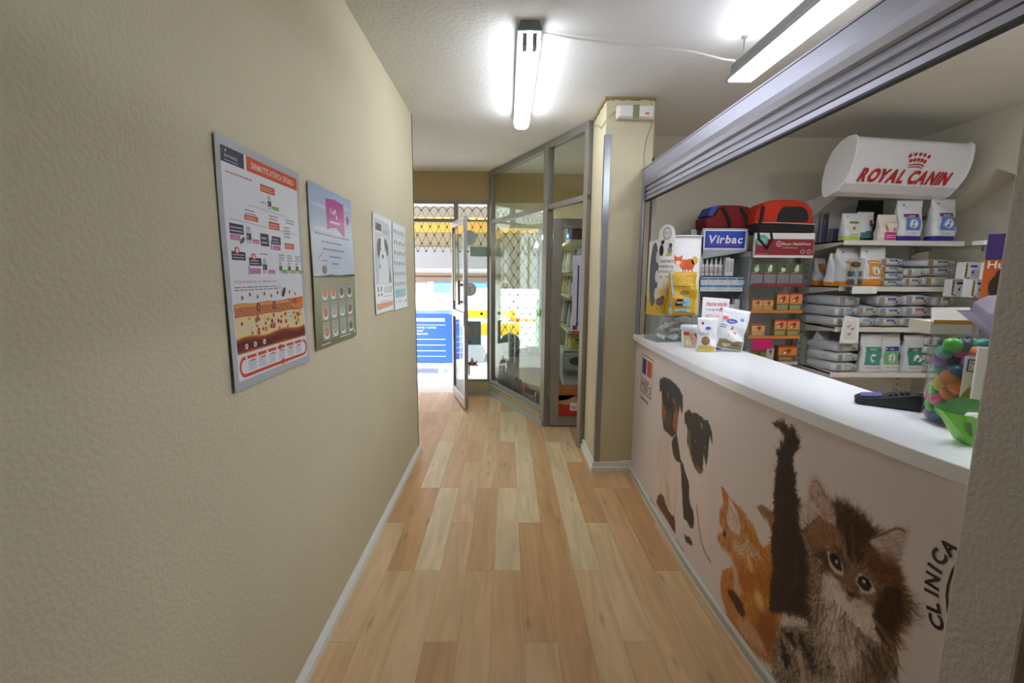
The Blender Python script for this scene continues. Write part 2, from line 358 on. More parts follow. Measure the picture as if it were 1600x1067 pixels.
for x0, x1, z0, z1, cl in ((-3.6, -2.15, 1.85, 2.10, (150, 140, 132)), (-1.95, -1.5, 1.80, 2.10, (92, 140, 196))):
    MB().box(x0, x1, -.08, 0, z0, z1, cl).build('window', 'matte', b)
MB().box(-1.05, -.55, -.08, 0, 1.75, 2.10, (92, 140, 196)).build('signboard', 'matte', b)
MB().box(-.35, .28, -.1, 0, 1.72, 2.42, (110, 170, 215)).build('signboard', 'matte', b)
MB().box(.28, .9, -.1, 0, 0.2, 2.42, (226, 196, 184)).build('doorway', 'matte', b)
mb = MB()
for i in range(7): mb.box(-2.8+i*.16, -2.79+i*.16, -.05, 0, .6, 1.5, (160, 170, 180))
mb.build('railing', 'matte', b)
s_ = thing('shaded_street_bands', 'yellow canopy edge and facade bands opposite, hung beyond the porch to stay shaded', 'canopy', (0, 8.62, 0))  # bands of the facade opposite, brought under the porch edge to keep the sun off
MB().box(-2.6, .62, 0, .04, 2.24, 2.47, (222, 172, 84)).build('yellow_valance', 'matte', s_)
MB().box(-2.6, .62, .02, .06, 1.97, 2.24, (150, 138, 112)).build('brown_panel', 'matte', s_)
MB().box(-2.6, -.30, -.02, .06, 1.58, 1.97, (158, 156, 158)).build('grey_panel', 'matte', s_)
MB().box(-.30, .62, .0, .06, 1.22, 1.97, (140, 132, 112)).box(-.05, .0, -.01, 0, 1.22, 1.97, (158, 152, 136)).build('dusty_panel', 'matte', s_)
MB().box(-2.6, -.30, 0, .05, 1.34, 1.50, (146, 124, 104)).box(-2.6, -.30, -.01, 0, 1.43, 1.445, (60, 50, 46)).build('lower_rail', 'matte', s_)
MB().box(-2.6, -2.55, 0, .05, 1.3, 2.52, (150, 140, 130)).box(-.32, -.28, 0, .05, 1.2, 2.52, (150, 140, 130)).box(.58, .62, 0, .05, 1.2, 2.52, (150, 140, 130)).build('post', 'matte', s_)
# blue paper container
c = thing('recycling_container', 'blue paper recycling container standing in the street outside the door', 'container', (-1.62, 9.0, -.5))
BL = (52, 104, 214)
MB().box(-1.0, .58, 0, .9, .22, 1.2, BL).build('body', 'plastic', c, bevel=.04, seg=3)
MB().box(-1.02, .5, -.02, .9, 1.12, 1.22, BL).build('lid', 'plastic', c, bevel=.02)
mb = MB()
for z in (.36, .47, .585, .70, .985): mb.box(-1.0, .42, -.006, 0, z, z+.012, (225, 232, 245))
mb.box(-1.0, .41, -.008, 0, 1.06, 1.13, (240, 244, 250)); mb.build('stripe', 'plastic', c)
g = GFX(fy(-.2, -.004, .78)); W_ = (235, 240, 250)
g.text('SÓLO PAPEL Y CARTÓN', -.02, .14, .035, W_, fit=.46, bold=.02); g.text('Tú papel', -.02, .08, .04, W_, fit=.2, bold=.02); g.text('es importante', -.02, .02, .04, W_, fit=.3, bold=.02)
g.ring(-.14, .1, .07, .02, W_); g.build('lettering', 'print', c)
for sx_ in (-.8, .3): MB().box(-.05, .05, 0, .1, 0, .23, (214, 216, 220)).build('foot', 'plastic', c, loc=(sx_, .1, 0))
# yellow van
v = thing('van', 'white and yellow van parked in the street beyond the side light', 'van', (.2, 10.6, -.65))
Vw = (238, 238, 236); Ye = (245, 190, 30)
MB().prism([(-1.3, .3), (2.2, .3), (2.25, 1.0), (2.0, 1.45), (1.4, 1.75), (-1.25, 1.8)], lambda u, w_, w: (u, w, w_), 0, 1.6, Vw).build('body', 'plastic', v, bevel=.05, seg=3)
MB().box(-1.28, .0, -.012, 0, 1.14, 1.32, Ye).box(-.9, .1, -.012, 0, .74, 1.02, Ye).build('stripe', 'plastic', v)
MB().box(-.1, .55, -.016, 0, 1.06, 1.14, (205, 120, 40)).build('badge', 'plastic', v)
MB().box(1.0, 1.9, -.014, 0, 1.15, 1.55, (60, 66, 76)).build('window', 'gloss', v)
for x in (-.98, 1.5): MB().lathe([(.2, 0), (.3, .02), (.3, .2), (.2, .22)], 20, 0, 0, (176, 176, 178)).build('wheel', 'plastic', v, loc=(x, .16, .3), rx=PI/2)  # pale tyre colour has the washed-out daylight put into it
MB().box(0, .24, 0, .05, 0, 1.5, (150, 226, 130)).box(-.01, 0, -.01, .06, 0, 1.5, (90, 150, 80)).box(.05, .19, -.006, 0, 1.0, 1.12, (70, 130, 60)).box(.05, .19, -.006, 0, .7, .76, (70, 130, 60)).build('street_banner', 'matte', loc=(.62, 9.3, -.52))
tag(bpy.data.objects['street_banner'], 'pale green upright board standing in the street right of the van', 'board')
# diamond grilles
def grille(name, label, x0, x1, z0, z1, y, dx, dz, scallop=0):
    mb = MB(); nx = int(round((x1-x0)/dx)); nz = int(round((z1-z0)/dz)); w = .0055
    for j in range(nz+1):
        pts = []
        for i in range(nx*2+1):
            ph = (i+j) % 2; z = z1-j*dz-(dz*.5 if ph == 0 else -dz*.5)*1.0
            pts.append((x0+i*dx/2, y, min(z, z1)))
        mb.tube(pts, w, 4, (38, 32, 28))
        for i in range(1, nx*2, 1):
            if (i+j) % 2 == 0:
                p = pts[i]; mb.box(p[0]-.011, p[0]+.011, y-.008, y+.008, p[2]-.006, p[2]+.006, (30, 26, 24))
    t = thing(name, label, 'grille', (0, 0, 0), 0, 'rolling security grilles'); mb.build('mesh', 'matte', t)
    for x in (x0-.012, x1+.012): MB().box(x-.012, x+.012, y-.02, y+.02, -.12, 2.655, (96, 92, 88)).build('guide_rail', 'matte', t)
    return t
grille('security_grille', 'dark diamond mesh grille rolled halfway up above the entrance door', -1.9, -.22, 1.76, 2.30, 5.85, .105, .1)
grille('security_grille', 'dark diamond mesh grille pulled down outside the display window', -.12, .44, .52, 2.0, 5.80, .105, .082)

# ------------------------------------------------------------ entrance door leaf, standing open
hx, hy = -.635, 5.53; ex, ey = -.425, 4.83
DL = math.hypot(ex-hx, ey-hy); a_ = math.atan2(ey-hy, ex-hx)
d = thing('entrance_door', 'aluminium framed glass door standing open into the hall', 'door', (hx, hy, .02), a_)
mb = MB(); t = .02; TZ = 2.04
for x0, x1, z0, z1 in ((0, .05, 0, TZ), (DL-.055, DL, 0, TZ), (.05, DL-.055, 0, .11), (.05, DL-.055, TZ-.06, TZ), (.05, DL-.055, .96, 1.04)):
    mb.box(x0, x1, -t, t, z0, z1)
mb.build('door_frame', 'alu', d, bevel=.004)
MB().box(.05, DL-.055, -.003, .003, .11, .96).box(.05, DL-.055, -.003, .003, 1.04, TZ-.06).build('pane', 'glass', d)
MB().box(DL-.052, DL-.002, -t-.003, t+.003, .9, 1.06, (30, 30, 32)).build('lock', 'plastic', d)
MB().box(DL-.17, DL-.13, -.06, -.035, 1.12, 1.38, (120, 110, 105)).box(DL-.16, DL-.06, -.045, -.02, 1.14, 1.17, (120, 110, 105)).box(DL-.16, DL-.06, -.045, -.02, 1.32, 1.35, (120, 110, 105)).build('handle', 'plastic', d, bevel=.004)
MB().box(.2, .24, -.03, -.02, 1.15, 1.9, (205, 206, 150)).build('weather_strip', 'plastic', d)
MB().lathe([(.016, 0), (.018, .004), (.018, .03), (.012, .034)], 12, 0, 0, (60, 50, 40)).build('door_stop', 'plastic', loc=(-.30, 5.545, 1.0), rx=PI/2)
tag(bpy.data.objects['door_stop'], 'round brown door stop on the post beside the side light', 'door stop')

# stickers on the side light
def sticker(name, label, w, h, x, z, draw, cat='sticker'):
    g = GFX(lambda u, v, o: (u, -.001-o, v), .0003); draw(g, w, h); o = g.build(name, 'print', loc=(x, YF+.018, z)); return tag(o, label, cat, 'stickers on the glass beside the door')
def round1(g, w, h):
    g.ell(0, 0, w/2, w/2, (200, 214, 218)); g.ring(0, 0, w*.42, w*.02, (196, 206, 206), 2)
def round2(g, w, h):
    g.ell(0, 0, w/2, w/2, (236, 240, 238)); g.ring(0, 0, w*.44, w*.03, (176, 186, 184), 2); g.rect(-w*.25, .02, w*.25, .028, (180, 188, 186), 2); g.rect(-.01, -.05, .01, .02, (180, 188, 186), 2)
sticker('round_sticker', 'grey blue round sticker, upper of the two on the side light', .17, .17, -.445, 1.90, round1)
sticker('round_sticker', 'whitish round sticker, lower of the two on the side light', .165, .165, -.445, 1.29, round2)
sticker('notice_sticker', 'pale green rectangular notice stuck under the upper round sticker', .2, .11, -.335, 1.735, lambda g, w, h: (g.rect(-w/2, -h/2, w/2, h/2, (150, 186, 180)), g.bars(-w*.4, -h*.3, w*.4, h*.4, 4, (180, 206, 200))))
def pets(g, w, h):
    g.rect(-w/2, -h/2, w/2, h/2, (126, 164, 196)); g.rect(-w*.42, h*.36, w*.42, h*.4, (140, 160, 170), 2)
    for s in (-1, 1):
        g.ell(s*w*.2, 0, w*.14, h*.2, (178, 158, 132), 2); g.ell(s*w*.2, h*.2, w*.09, h*.09, (190, 170, 140), 3); g.ell(s*w*.2, -h*.22, w*.1, h*.07, (150, 150, 150), 2)
    g.rect(-w*.45, -h*.42, -w*.1, -h*.34, (80, 90, 130), 2)
sticker('pet_poster', 'small blue poster with two sandy pets on the side light', .21, .29, -.415, .76, pets, 'poster')
def dogs(g, w, h):
    g.rect(-w*.3, -h*.9, -w*.18, -h*.1, (170, 175, 180), 1)
    g.poly([(-w*.25, 0), (w*.25, 0), (0, h*.6)], (206, 120, 110)); g.poly([(-w*.16, .008), (w*.16, .008), (0, h*.45)], (224, 160, 150), 2)
    g.rect(-w/2, -h*.12, w/2, .0, (190, 120, 110), 2)
    for s in (-1, 1):
        g.ell(s*w*.24, h*.1, w*.16, h*.09, (66, 60, 64), 3); g.ell(s*w*.36, h*.24, w*.06, h*.09, (66, 60, 64), 3); g.rect(s*w*.12-.004, -h*.08, s*w*.12+.004, h*.1, (66, 60, 64), 3); g.rect(s*w*.34-.004, -h*.08, s*w*.34+.004, h*.1, (66, 60, 64), 3)
sticker('dog_sticker', 'red triangle sticker with dark dogs low on the side light', .15, .15, -.42, .37, dogs)

# big pet silhouette transfer on the display window
BK = (34, 30, 30); BR_ = (92, 74, 58)
g = GFX(lambda u, v, o: ang(u, v, .006+o), .0004)
g.poly([(.22, .178), (1.19, .178), (1.203, .2), (1.20, .29), (1.16, .308), (.85, .294), (.5, .32), (.22, .34)], BK)
def animal(u, v, w, h, cl, n):
    g.ell(u, v+h*.38, w*.30, h*.40, cl, n); g.ell(u, v+h*.84, w*.20, h*.13, cl, n)
    g.poly([(u-w*.18, v+h*.88), (u-w*.20, v+h*1.02), (u-w*.05, v+h*.93)], cl, n); g.poly([(u+w*.18, v+h*.88), (u+w*.20, v+h*1.02), (u+w*.05, v+h*.93)], cl, n)
    for s in (-1, 1): g.rect(u+s*w*.13-w*.08, v-.02, u+s*w*.13+w*.08, v+h*.4, cl, n)
animal(.27, .2, .16, .22, (82, 72, 58), 2); animal(.36, .2, .16, .24, (66, 60, 50), 3); animal(.49, .19, .20, .33, (54, 50, 44), 4); animal(.62, .19, .20, .27, (88, 78, 62), 3)
g.ell(.655, .47, .05, .04, (66, 58, 48), 5); animal(.73, .18, .13, .19, (84, 70, 52), 4); animal(.81, .18, .12, .18, (66, 56, 44), 4); animal(.42, .17, .2, .2, (58, 50, 42), 4)
g.ell(.886, .318, .022, .026, (176, 70, 44), 4); g.rect(.86, .26, .91, .305, (176, 70, 44), 4)
g.text('ADVANCE', .82, .195, .055, (170, 166, 166), 3, fit=.34); g.ell(1.15, .285, .014, .014, (190, 190, 190), 3); g.ell(1.14, .265, .012, .010, (190, 190, 190), 3)
tag(g.build('pet_window_transfer', 'print'), 'black transfer of cats and dogs along the bottom of the display window', 'window transfer')
g = GFX(lambda u, v, o: (u, -o, v), .0004)
g.ell(0, 0, .13, .13, (158, 178, 192), 1, 32)
r = random.Random(5)
for k in range(22):
    a, q = r.random()*6.28, .1*r.random()**.5; g.ell(q*math.cos(a), q*math.sin(a), .012, .018, random.Random(k).choice([(104, 122, 140), (190, 200, 206), (126, 142, 118)]), 2, 8, a)
o = g.build('round_transfer', 'print', loc=(.05, 5.65, .62)); tag(o, 'grey blue round transfer on the display window above its sill', 'sticker')
g = MB(); g.box(0, .14, 0, .03, 0, .1, (140, 80, 66)).box(.02, .05, -.005, 0, .03, .08, (200, 170, 160)); o = g.build('wall_box', 'plastic', loc=(.25, 5.62, .56-.07)); tag(o, 'small reddish box on the sill of the display window', 'box')
o = MB().lathe([(.002, 0), (.02, .01), (.028, .03), (.022, .055), (.012, .07), (.01, .09)], 14, 0, 0, (255, 244, 220)).build('light_bulb', mat('bulb_glow', (255, 240, 210), .3, emit=60), smooth=True, loc=(.40, 5.0, 1.83)); tag(o, 'small lit bulb hanging in the display space', 'bulb')
o = MB().tube([(.40, 5.0, 1.915), (.40, 5.0, H)], .003, 6, (220, 220, 215)).build('bulb_cord', 'plastic'); tag(o, 'thin white cord from ceiling down to the lit bulb', 'cord')
o = MB().tube([(-.02, 5.64, .95), (.06, 5.62, .78), (.14, 5.6, .60), (.24, 5.57, .50)], .004, 6, (225, 225, 222)).build('white_cable', 'plastic'); tag(o, 'thin white cable hanging slantwise inside the display window', 'cable')
# ------------------------------------------------------------ glass door of the display space, folded back behind the pillar
d = thing('display_door', 'aluminium framed glass door in front of the crowded pet food rack', 'door', (.425, 4.33, .012))
mb = MB(); w_ = .62; hh = 1.965
for x0, x1, z0, z1 in ((0, .085, 0, hh), (w_-.085, w_, 0, hh), (.085, w_-.085, 0, .1), (.085, w_-.085, hh-.085, hh)): mb.box(x0, x1, -.022, .022, z0, z1)
for x0, x1, z0, z1 in ((.072, .085, .1, hh-.085), (w_-.085, w_-.072, .1, hh-.085)): mb.box(x0, x1, -.028, .028, z0, z1)
mb.build('door_frame', FR, d, bevel=.003)
MB().box(.085, w_-.085, -.003, .003, .1, hh-.085).build('pane', 'glass', d)
mb = MB()
for z in (.3, 1.0, 1.7): mb.lathe([(.01, z), (.01, z+.09)], 10, -.012, -.01, (130, 130, 130))
mb.build('hinge', 'alu', d)
g = GFX(fy(0, -.006, 0))
g.rect(0, 0, .26, .72, (226, 226, 238)); 
for i, x in enumerate((.045, .082, .119)):
    g.rect(x, .10, x+.014, .63, ((72, 52, 150), (52, 46, 140), (48, 84, 176))[i], 2); g.rect(x-.004, .07, x+.018, .10, (70, 80, 170), 2)
g.bars(.15, .1, .24, .66, 40, (176, 178, 200), 2, .3); g.rect(0, 0, .26, .018, (200, 40, 48), 2); g.rect(.012, .03, .055, .07, (60, 60, 120), 2); g.rect(.034, .035, .05, .06, (200, 60, 60), 3)
o = g.build('feeding_chart', 'print', loc=(.612, 4.3, .925)); tag(o, 'white feeding chart with three purple columns on the glass display door', 'chart')
g = GFX(fy(0, -.006, 0))
g.rect(0, 0, .40, .30, (196, 44, 36)); g.poly([(0, .10), (.06, .07), (.25, .16), (.4, .18), (.4, .3), (0, .3)], (150, 86, 48), 2)
g.poly([(0, .14), (.1, .16), (.25, .25), (.4, .30), (0, .30)], (176, 112, 66), 3); g.poly([(0, .12), (.08, .10), (.2, .14), (.15, .2), (.0, .2)], (204, 150, 120), 3)
g.rect(.11, .045, .37, .125, (238, 234, 232), 4); g.text('ROYAL CANIN', .125, .06, .03, (196, 36, 36), 5, fit=.225, bold=.02, shear=.2)
for k in range(5): g.ell(.215+k*.013, .105+.004*(2-abs(k-2)), .005, .005, (196, 36, 36), 5, 8)
o = g.build('food_poster', 'print', loc=(.508, 4.302, .122)); tag(o, 'red and brown pet food poster low on the glass display door', 'poster')
# rack behind it
rk = thing('display_rack', 'cream metal rack with pet supplies behind the glass display door', 'rack', (.6, 4.42, 0))
for z in (.93, 1.27, 1.52, 1.80): MB().box(0, .42, 0, 1.05, z-.025, z, (224, 214, 180)).build('shelf', 'matte', rk)
MB().box(.41, .43, 0, 1.05, .1, 2.1, (216, 214, 206)).build('back_panel', 'matte', rk)
MB().box(0, .02, 1.04, 1.06, 0, 2.1).box(.0, .42, 0, 1.05, .08, .10).box(.4, .42, 0, .02, 0, 2.1).build('post', 'shelf', rk)
WS = (224, 226, 228)
def pouch(name, label, w, dd, h, loc, rz, art=None, base=WS, mat_='foil', cat='bag', group=None, p=3.2, seed=0, top=.05, lean=0, bands=(), wr=.006):
    """an upright pouch: full base, pinched top seal; art(g) draws on its front in u -1..1, v 0..1"""
    r = random.Random(seed*13+7); nu, nv = 28, 16; ph = [r.random()*6.28 for _ in range(6)]
    def sec(v): 
        t = v
        b = dd/2*(1-t**2.2)*(.93+.07*math.sin(3*t))+.003 if t < 1-top else .003+dd/2*(1-(1-top)**2.2)*max(0, (1-t)/top)
        a = w/2*(1-.04*math.sin(PI*min(1, t/.9)))*(1 if t < .93 else 1.0)
        return a, b
    def pos(th, v):
        a, b = sec(v); c_, s_ = math.cos(th), math.sin(th)
        x = a*math.copysign(abs(c_)**(2/p), c_); y = b*math.copysign(abs(s_)**(2/p), s_)
        k = wr*math.sin(PI*min(v*1.05, 1))
        y += k*math.sin(x/w*7+v*9+ph[0])*(1 if s_ < 0 else .5)+k*.6*math.sin(v*17+x/w*4+ph[1]); x += k*.6*math.sin(v*11+ph[2])
        return x, y+lean*v*v*h, v*h
    mb = MB(); v_ = [pos(2*PI*k/nu, j/nv) for j in range(nv+1) for k in range(nu)]; fs = []; cs = []
    for j in range(nv):
        cl = base
        for (b0, b1, bc) in bands:
            if b0 <= (j+.5)/nv < b1: cl = bc
        for k in range(nu): fs.append((j*nu+k, j*nu+(k+1) % nu, (j+1)*nu+(k+1) % nu, (j+1)*nu+k)); cs.append(cl)
    fs += [tuple(range(nu))[::-1], tuple(range(nv*nu, (nv+1)*nu))]; cs += [base, base]
    mb.add(v_, fs, cs)
    if art is None:
        o = mb.build(name, mat_, smooth=True, loc=loc, rz=rz); return tag(o, label, cat, group)
    t = thing(name, label, cat, loc, rz, group); mb.build('pouch_body', mat_, t, smooth=True)
    def f(u, v, off):
        # front: angle where cos gives u
        uu = max(-.97, min(.97, u)); th = -math.acos(max(-1, min(1, math.copysign(abs(uu)**(p/2), uu)))); x, y, z = pos(th, max(.01, min(.99, v))); return (x, y-.0022-off*2.2, z)
    g = GFX(f); g.fine = True; art(g); g.build('printed_label', 'gloss', t); return t
def pillow(name, label, w, ln, h, loc, rz, art=None, base=WS, group=None, seed=0, cat='bag'):
    """a full bag lying down, its folded end with the label towards the front (-Y)"""
    r = random.Random(seed*31+3); nu, nv = 24, 14; ph = [r.random()*6.28 for _ in range(5)]; p = 3.4
    def pos(th, t):       # t 0 front .. 1 back
        e = (max(0, 1-(abs(t-.5)*2)**6))**.5
        a = w/2*(.90+.10*e); b = h/2*(.72+.28*e) if t < .5 else h/2*(.18+.82*e)
        c_, s_ = math.cos(th), math.sin(th)
        x = a*math.copysign(abs(c_)**(2/p), c_); z = b*math.copysign(abs(s_)**(2/p), s_)
        k = .004*math.sin(PI*t); z += k*math.sin(x/w*9+t*12+ph[0]) if s_ > 0 else 0; x += k*math.sin(t*14+ph[1])
        return x, t*ln, z+h/2
    mb = MB(); v_ = [pos(2*PI*k/nu, j/nv) for j in range(nv+1) for k in range(nu)]
    fs = [(j*nu+k, j*nu+(k+1) % nu, (j+1)*nu+(k+1) % nu, (j+1)*nu+k) for j in range(nv) for k in range(nu)]+[tuple(range(nu))[::-1], tuple(range(nv*nu, (nv+1)*nu))]
    cs = [base]*len(fs); mb.add(v_, fs, cs)
    # folded flap on the front end, sticking out a little
    mb.box(-w*.45, w*.45, -.012, 0, h*.2, h*.84, (206, 208, 208))
    if art is None:
        o = mb.build(name, 'foil', smooth=True, loc=loc, rz=rz); return tag(o, label, cat, group)
    t = thing(name, label, cat, loc, rz, group); mb.build('bag_body', 'foil', t, smooth=True)
    g = GFX(lambda u, v, o: (u*w*.45, -.0125-o*1.6, h*.2+v*h*.64)); art(g); g.build('printed_label', 'gloss', t); return t

def small(name, label, cat, mb, m, loc, rz=0, group=None, smooth=False, bevel=0): return tag(mb.build(name, m, loc=loc, rz=rz, smooth=smooth, bevel=bevel), label, cat, group)
# cushion, blue pack and rows of bags on the rack
RG = 'pet supplies on the rack behind the glass door'
t_ = MB().lathe([(.0, 0), (.06, .005), (.085, .03), (.088, .12), (.088, .3), (.085, .36), (.06, .385), (0, .39)], 24, 0, 0, (120, 62, 82)); o = t_.build('rolled_cushion', 'cloth', smooth=True, loc=(.62, 4.53, 1.89), rz=0); o.rotation_euler = (0, PI/2, .15); tag(o, 'dark red rolled cushion on top of the rack behind the glass door', 'cushion', RG)
pouch('plastic_pack', 'bright blue plastic pack beside the rolled cushion on the rack', .2, .14, .16, (.72, 4.95, 1.80), .5, base=(56, 132, 214), cat='pack', group=RG, seed=3)
cols = [(206, 210, 214), (222, 222, 218), (190, 196, 204), (214, 206, 190), (200, 60, 50), (225, 205, 90), (120, 130, 140)]
names = {(206, 210, 214): 'silver', (222, 222, 218): 'white', (190, 196, 204): 'pale grey', (214, 206, 190): 'cream', (200, 60, 50): 'red', (225, 205, 90): 'yellow', (120, 130, 140): 'dark grey'}
lv = {.93: 'on the lowest shelf', 1.27: 'on the second lowest shelf', 1.52: 'on the third shelf up'}
k = 0
for z, hgt in ((1.52, .2), (1.27, .19), (.93, .25)):
    for i in range(6):
        cl = cols[(0, 2, 1, 0, 3, 2, 6, 0, 1, 4, 2, 5, 0, 1, 2, 0, 6, 3)[k % 18]]; k += 1
        def art(g, c2=cols[(k*2+3) % 7], c3=cols[(k+1) % 7]): g.rect(-.7, .3, .7, .7, c2, 1, 4, 2); g.rect(-.5, .1, .5, .25, c3, 2, 4, 1); g.bars(-.5, .75, .5, .85, 2, (80, 80, 90), 2)
        pouch('treat_bag', f'{names[cl]} treat bag {lv[z]} of the rack, {["nearest the door", "second from the door", "third from the door", "fourth from the door", "fifth from the door", "last in line"][i]}', .17, .08, hgt, (.70+.02*((k*5) % 3), 4.49+i*.165, z), .5+.15*((i*7) % 3), art, base=cl, group='treat bags on the rack behind the glass door', seed=k, lean=-.1)
for i, y in enumerate((4.5, 4.72)):
    def art(g): g.rect(-.8, .15, .8, .8, (222, 196, 40), 1, 4, 3); g.ell(0, .5, .4, .2, (120, 100, 30), 2)
    pouch('treat_bag', ['yellow treat bag under the lowest shelf board, nearest the door', 'yellow treat bag behind the other yellow one under the lowest board'][i], .17, .10, .15, (.70, y, .745), .2, art, base=(226, 210, 120), group='treat bags on the rack behind the glass door', seed=40+i)
bx = thing('pet_litter_box', 'pale grey plastic pet box with a dark oval opening behind the glass door', 'pet box', (.72, 4.60, .52))
MB().box(-.17, .17, -.15, .15, 0, .2, (190, 196, 190)).build('body', 'plastic', bx, bevel=.03, seg=3)
g = MB(); g.lathe([(.0, 0), (.09, .0), (.1, .012), (.085, .02)], 24, 0, 0, (70, 72, 66), sx=1, sy=.45); g.build('opening', 'plastic', bx, loc=(0, -.149, .11), rx=PI/2)
MB().box(-.16, .16, -.16, .16, .2, .222, (206, 210, 204)).build('lid', 'plastic', bx, bevel=.01)
pouch('large_food_bag', 'large white shiny bag leaning at the bottom of the rack', .36, .22, .42, (.74, 4.58, .10), .1, base=(226, 228, 232), seed=9, group=RG, wr=.014)
small('crate', 'low white crate under the pale grey pet box', 'crate', MB().box(-.17, .17, 0, .3, 0, .4, (216, 214, 206)), 'plastic', (.78, 4.85, .10), bevel=.01)

# ------------------------------------------------------------ posters on the left wall
OR = (222, 84, 40); NV = (44, 46, 74); PK = (222, 110, 176); GN = (122, 186, 66); GY = (150, 152, 160)
def paper(w, h, nu=12, nv=16, curl=.004, seed=0, th=.0012, edge=(236, 236, 240)):
    """a slightly wavy sheet; returns its height function and mesh"""
    r = random.Random(seed); ph = r.random()*6
    hf = lambda u, v: .002+curl*(.5+.5*math.sin(v/h*5+ph))*((abs(u/w-.5)*2)**2)+curl*.6*((abs(v/h-.5)*2)**4)
    mb = MB(); V = []
    for s in (1, 0):
        V += [((hf(w*i/nu, h*j/nv)+th*s), w*i/nu, h*j/nv) for j in range(nv+1) for i in range(nu+1)]
    n = (nu+1)*(nv+1); F = []
    for j in range(nv):
        for i in range(nu):
            a = j*(nu+1)+i; q = (a, a+1, a+nu+2, a+nu+1); F += [q, tuple(x+n for x in q[::-1])]
    rim = [i for i in range(nu+1)]+[j*(nu+1)+nu for j in range(1, nv+1)]+[nv*(nu+1)+i for i in range(nu-1, -1, -1)]+[j*(nu+1) for j in range(nv-1, 0, -1)]
    for a, b_ in zip(rim, rim[1:]+rim[:1]): F.append((a, a+n, b_+n, b_))
    mb.add(V, F, edge); return hf, mb, th
def poster(name, label, w, h, y, z, draw, seed=0, curl=.004, edge=(236, 236, 240)):
    hf, mb, th = paper(w, h, seed=seed, curl=curl, edge=edge)
    t = thing(name, label, 'poster', (XL, y, z), 0, 'posters on the left wall'); mb.build('sheet', 'gloss', t, smooth=False)
    g = GFX(lambda u, v, o: (hf(u*w, v*h)+th+.0004+o, u*w, v*h)); draw(g); g.build('printed_artwork', 'gloss', t)
def P1(g):
    D = 8
    g.rect(0, 0, 1, 1, (186, 190, 198), 1, 6, 10); g.rect(.045, .035, .955, .965, (236, 238, 246), 2, 6, 10)
    g.rect(.045, .905, .27, .965, NV, 3, 3, 2); g.text('ADVANCE', .075, .925, .013, (225, 225, 235), 4, fit=.13); g.bars(.075, .912, .25, .922, 1, (170, 170, 190), 4)
    g.ell(.09, .95, .006, .006, (225, 225, 235), 4, 8)
    g.rect(.295, .905, .955, .965, OR, 3, 4, 2); g.text('DERMATITIS ATÓPICA CRÓNICA', .625, .922, .026, (250, 240, 236), 4, fit=.56, align='C', bold=.012)
    g.bars(.08, .868, .36, .882, 1, (200, 130, 120), 3)
    def tagb(u, v, w, h, c): g.rect(u, v, u+w, v+h, c, 4, 2, 1); g.bars(u+.01, v+h*.2, u+w-.01, v+h*.9, 2 if h > .02 else 1, (236, 200, 190) if c == OR else (190, 190, 214), 5)
    def jar(u, v, s=1):
        g.rect(u, v, u+.045*s, v+.05*s, (206, 208, 212), 4); g.rect(u, v+.014*s, u+.045*s, v+.036*s, (60, 62, 72), 5); g.ell(u+.0225*s, v+.053*s, .02*s, .008*s, (190, 194, 200), 4, 10); g.rect(u+.004, v+.018*s, u+.02*s, v+.03*s, (150, 152, 160), 6)
    tagb(.44, .84, .18, .032, OR); jar(.52, .77); tagb(.575, .773, .09, .016, GN); g.bars(.43, .79, .5, .80, 1, GY, 3)
    for u in (.25, .53, .76): g.bars(u, .725, u+.13, .752, 2, GY, 3)
    g.line([(.3, .765), (.8, .755)], .0018, GY, 3); g.line([(.3, .765), (.3, .75)], .002, GY, 3); g.line([(.8, .755), (.8, .74)], .002, GY, 3)
    tagb(.24, .70, .15, .022, OR); tagb(.52, .682, .14, .034, OR); g.bars(.72, .655, .82, .715, 4, GY, 3)
    g.line([(.08, .692), (.95, .678)], .0018, GY, 3)
    tagb(.08, .635, .14, .04, NV); tagb(.08, .61, .1, .022, PK); g.ell(.2, .612, .03, .01, (120, 70, 100), 5, 10, .4)
    jar(.245, .602, 1.2); tagb(.31, .606, .08, .018, PK); tagb(.405, .60, .1, .055, NV); tagb(.545, .613, .12, .038, NV); g.rect(.525, .588, .545, .63, (150, 150, 160), 4); tagb(.555, .588, .1, .02, PK); tagb(.72, .60, .14, .028, OR)
    tagb(.08, .53, .14, .034, NV); g.ell(.135, .568, .024, .015, OR, 6); tagb(.255, .51, .14, .034, NV); g.ell(.31, .548, .024, .015, OR, 6)
    for u, v in ((.135, .568), (.31, .548)): g.ell(u, v, .014, .009, (240, 225, 220), 7)
    g.bars(.39, .562, .5, .57, 1, (60, 60, 90), 4); g.rect(.24, .47, .255, .51, (160, 160, 170), 4); tagb(.26, .475, .12, .024, PK); jar(.41, .478, 1.1); tagb(.475, .476, .085, .018, PK)
    for u, c in ((.62, GN), (.745, (232, 168, 110)), (.865, GN)): jar(u, .48, .9); tagb(u+.045, .478, .07, .018, c); g.bars(u, .54, u+.09, .575, 3, GY, 3)
    g.text('EVOLUCIÓN DE LA DERMATITIS', .08, .436, .011, (196, 110, 96), 3, fit=.5); g.bars(.08, .405, .62, .428, 2, (120, 124, 140), 3, .35)
    for k in range(9): u = .15+.085*k; g.ell(u, .375+.012*(k % 2), .012, .009, [(170, 120, 60), (196, 84, 44)][k % 2], 5, 8)
    # skin section
    def wave(v0, v1, a0, a1, c, L, n=14, f=3):
        top = [(.055+.89*i/n, v1+a1*math.sin(i/n*PI*2*f)) for i in range(n+1)]; bot = [(.055+.89*i/n, v0+a0*math.sin(i/n*PI*2*f)) for i in range(n+1)]
        for i in range(n): g.poly([bot[i], bot[i+1], top[i+1], top[i]], c, L)
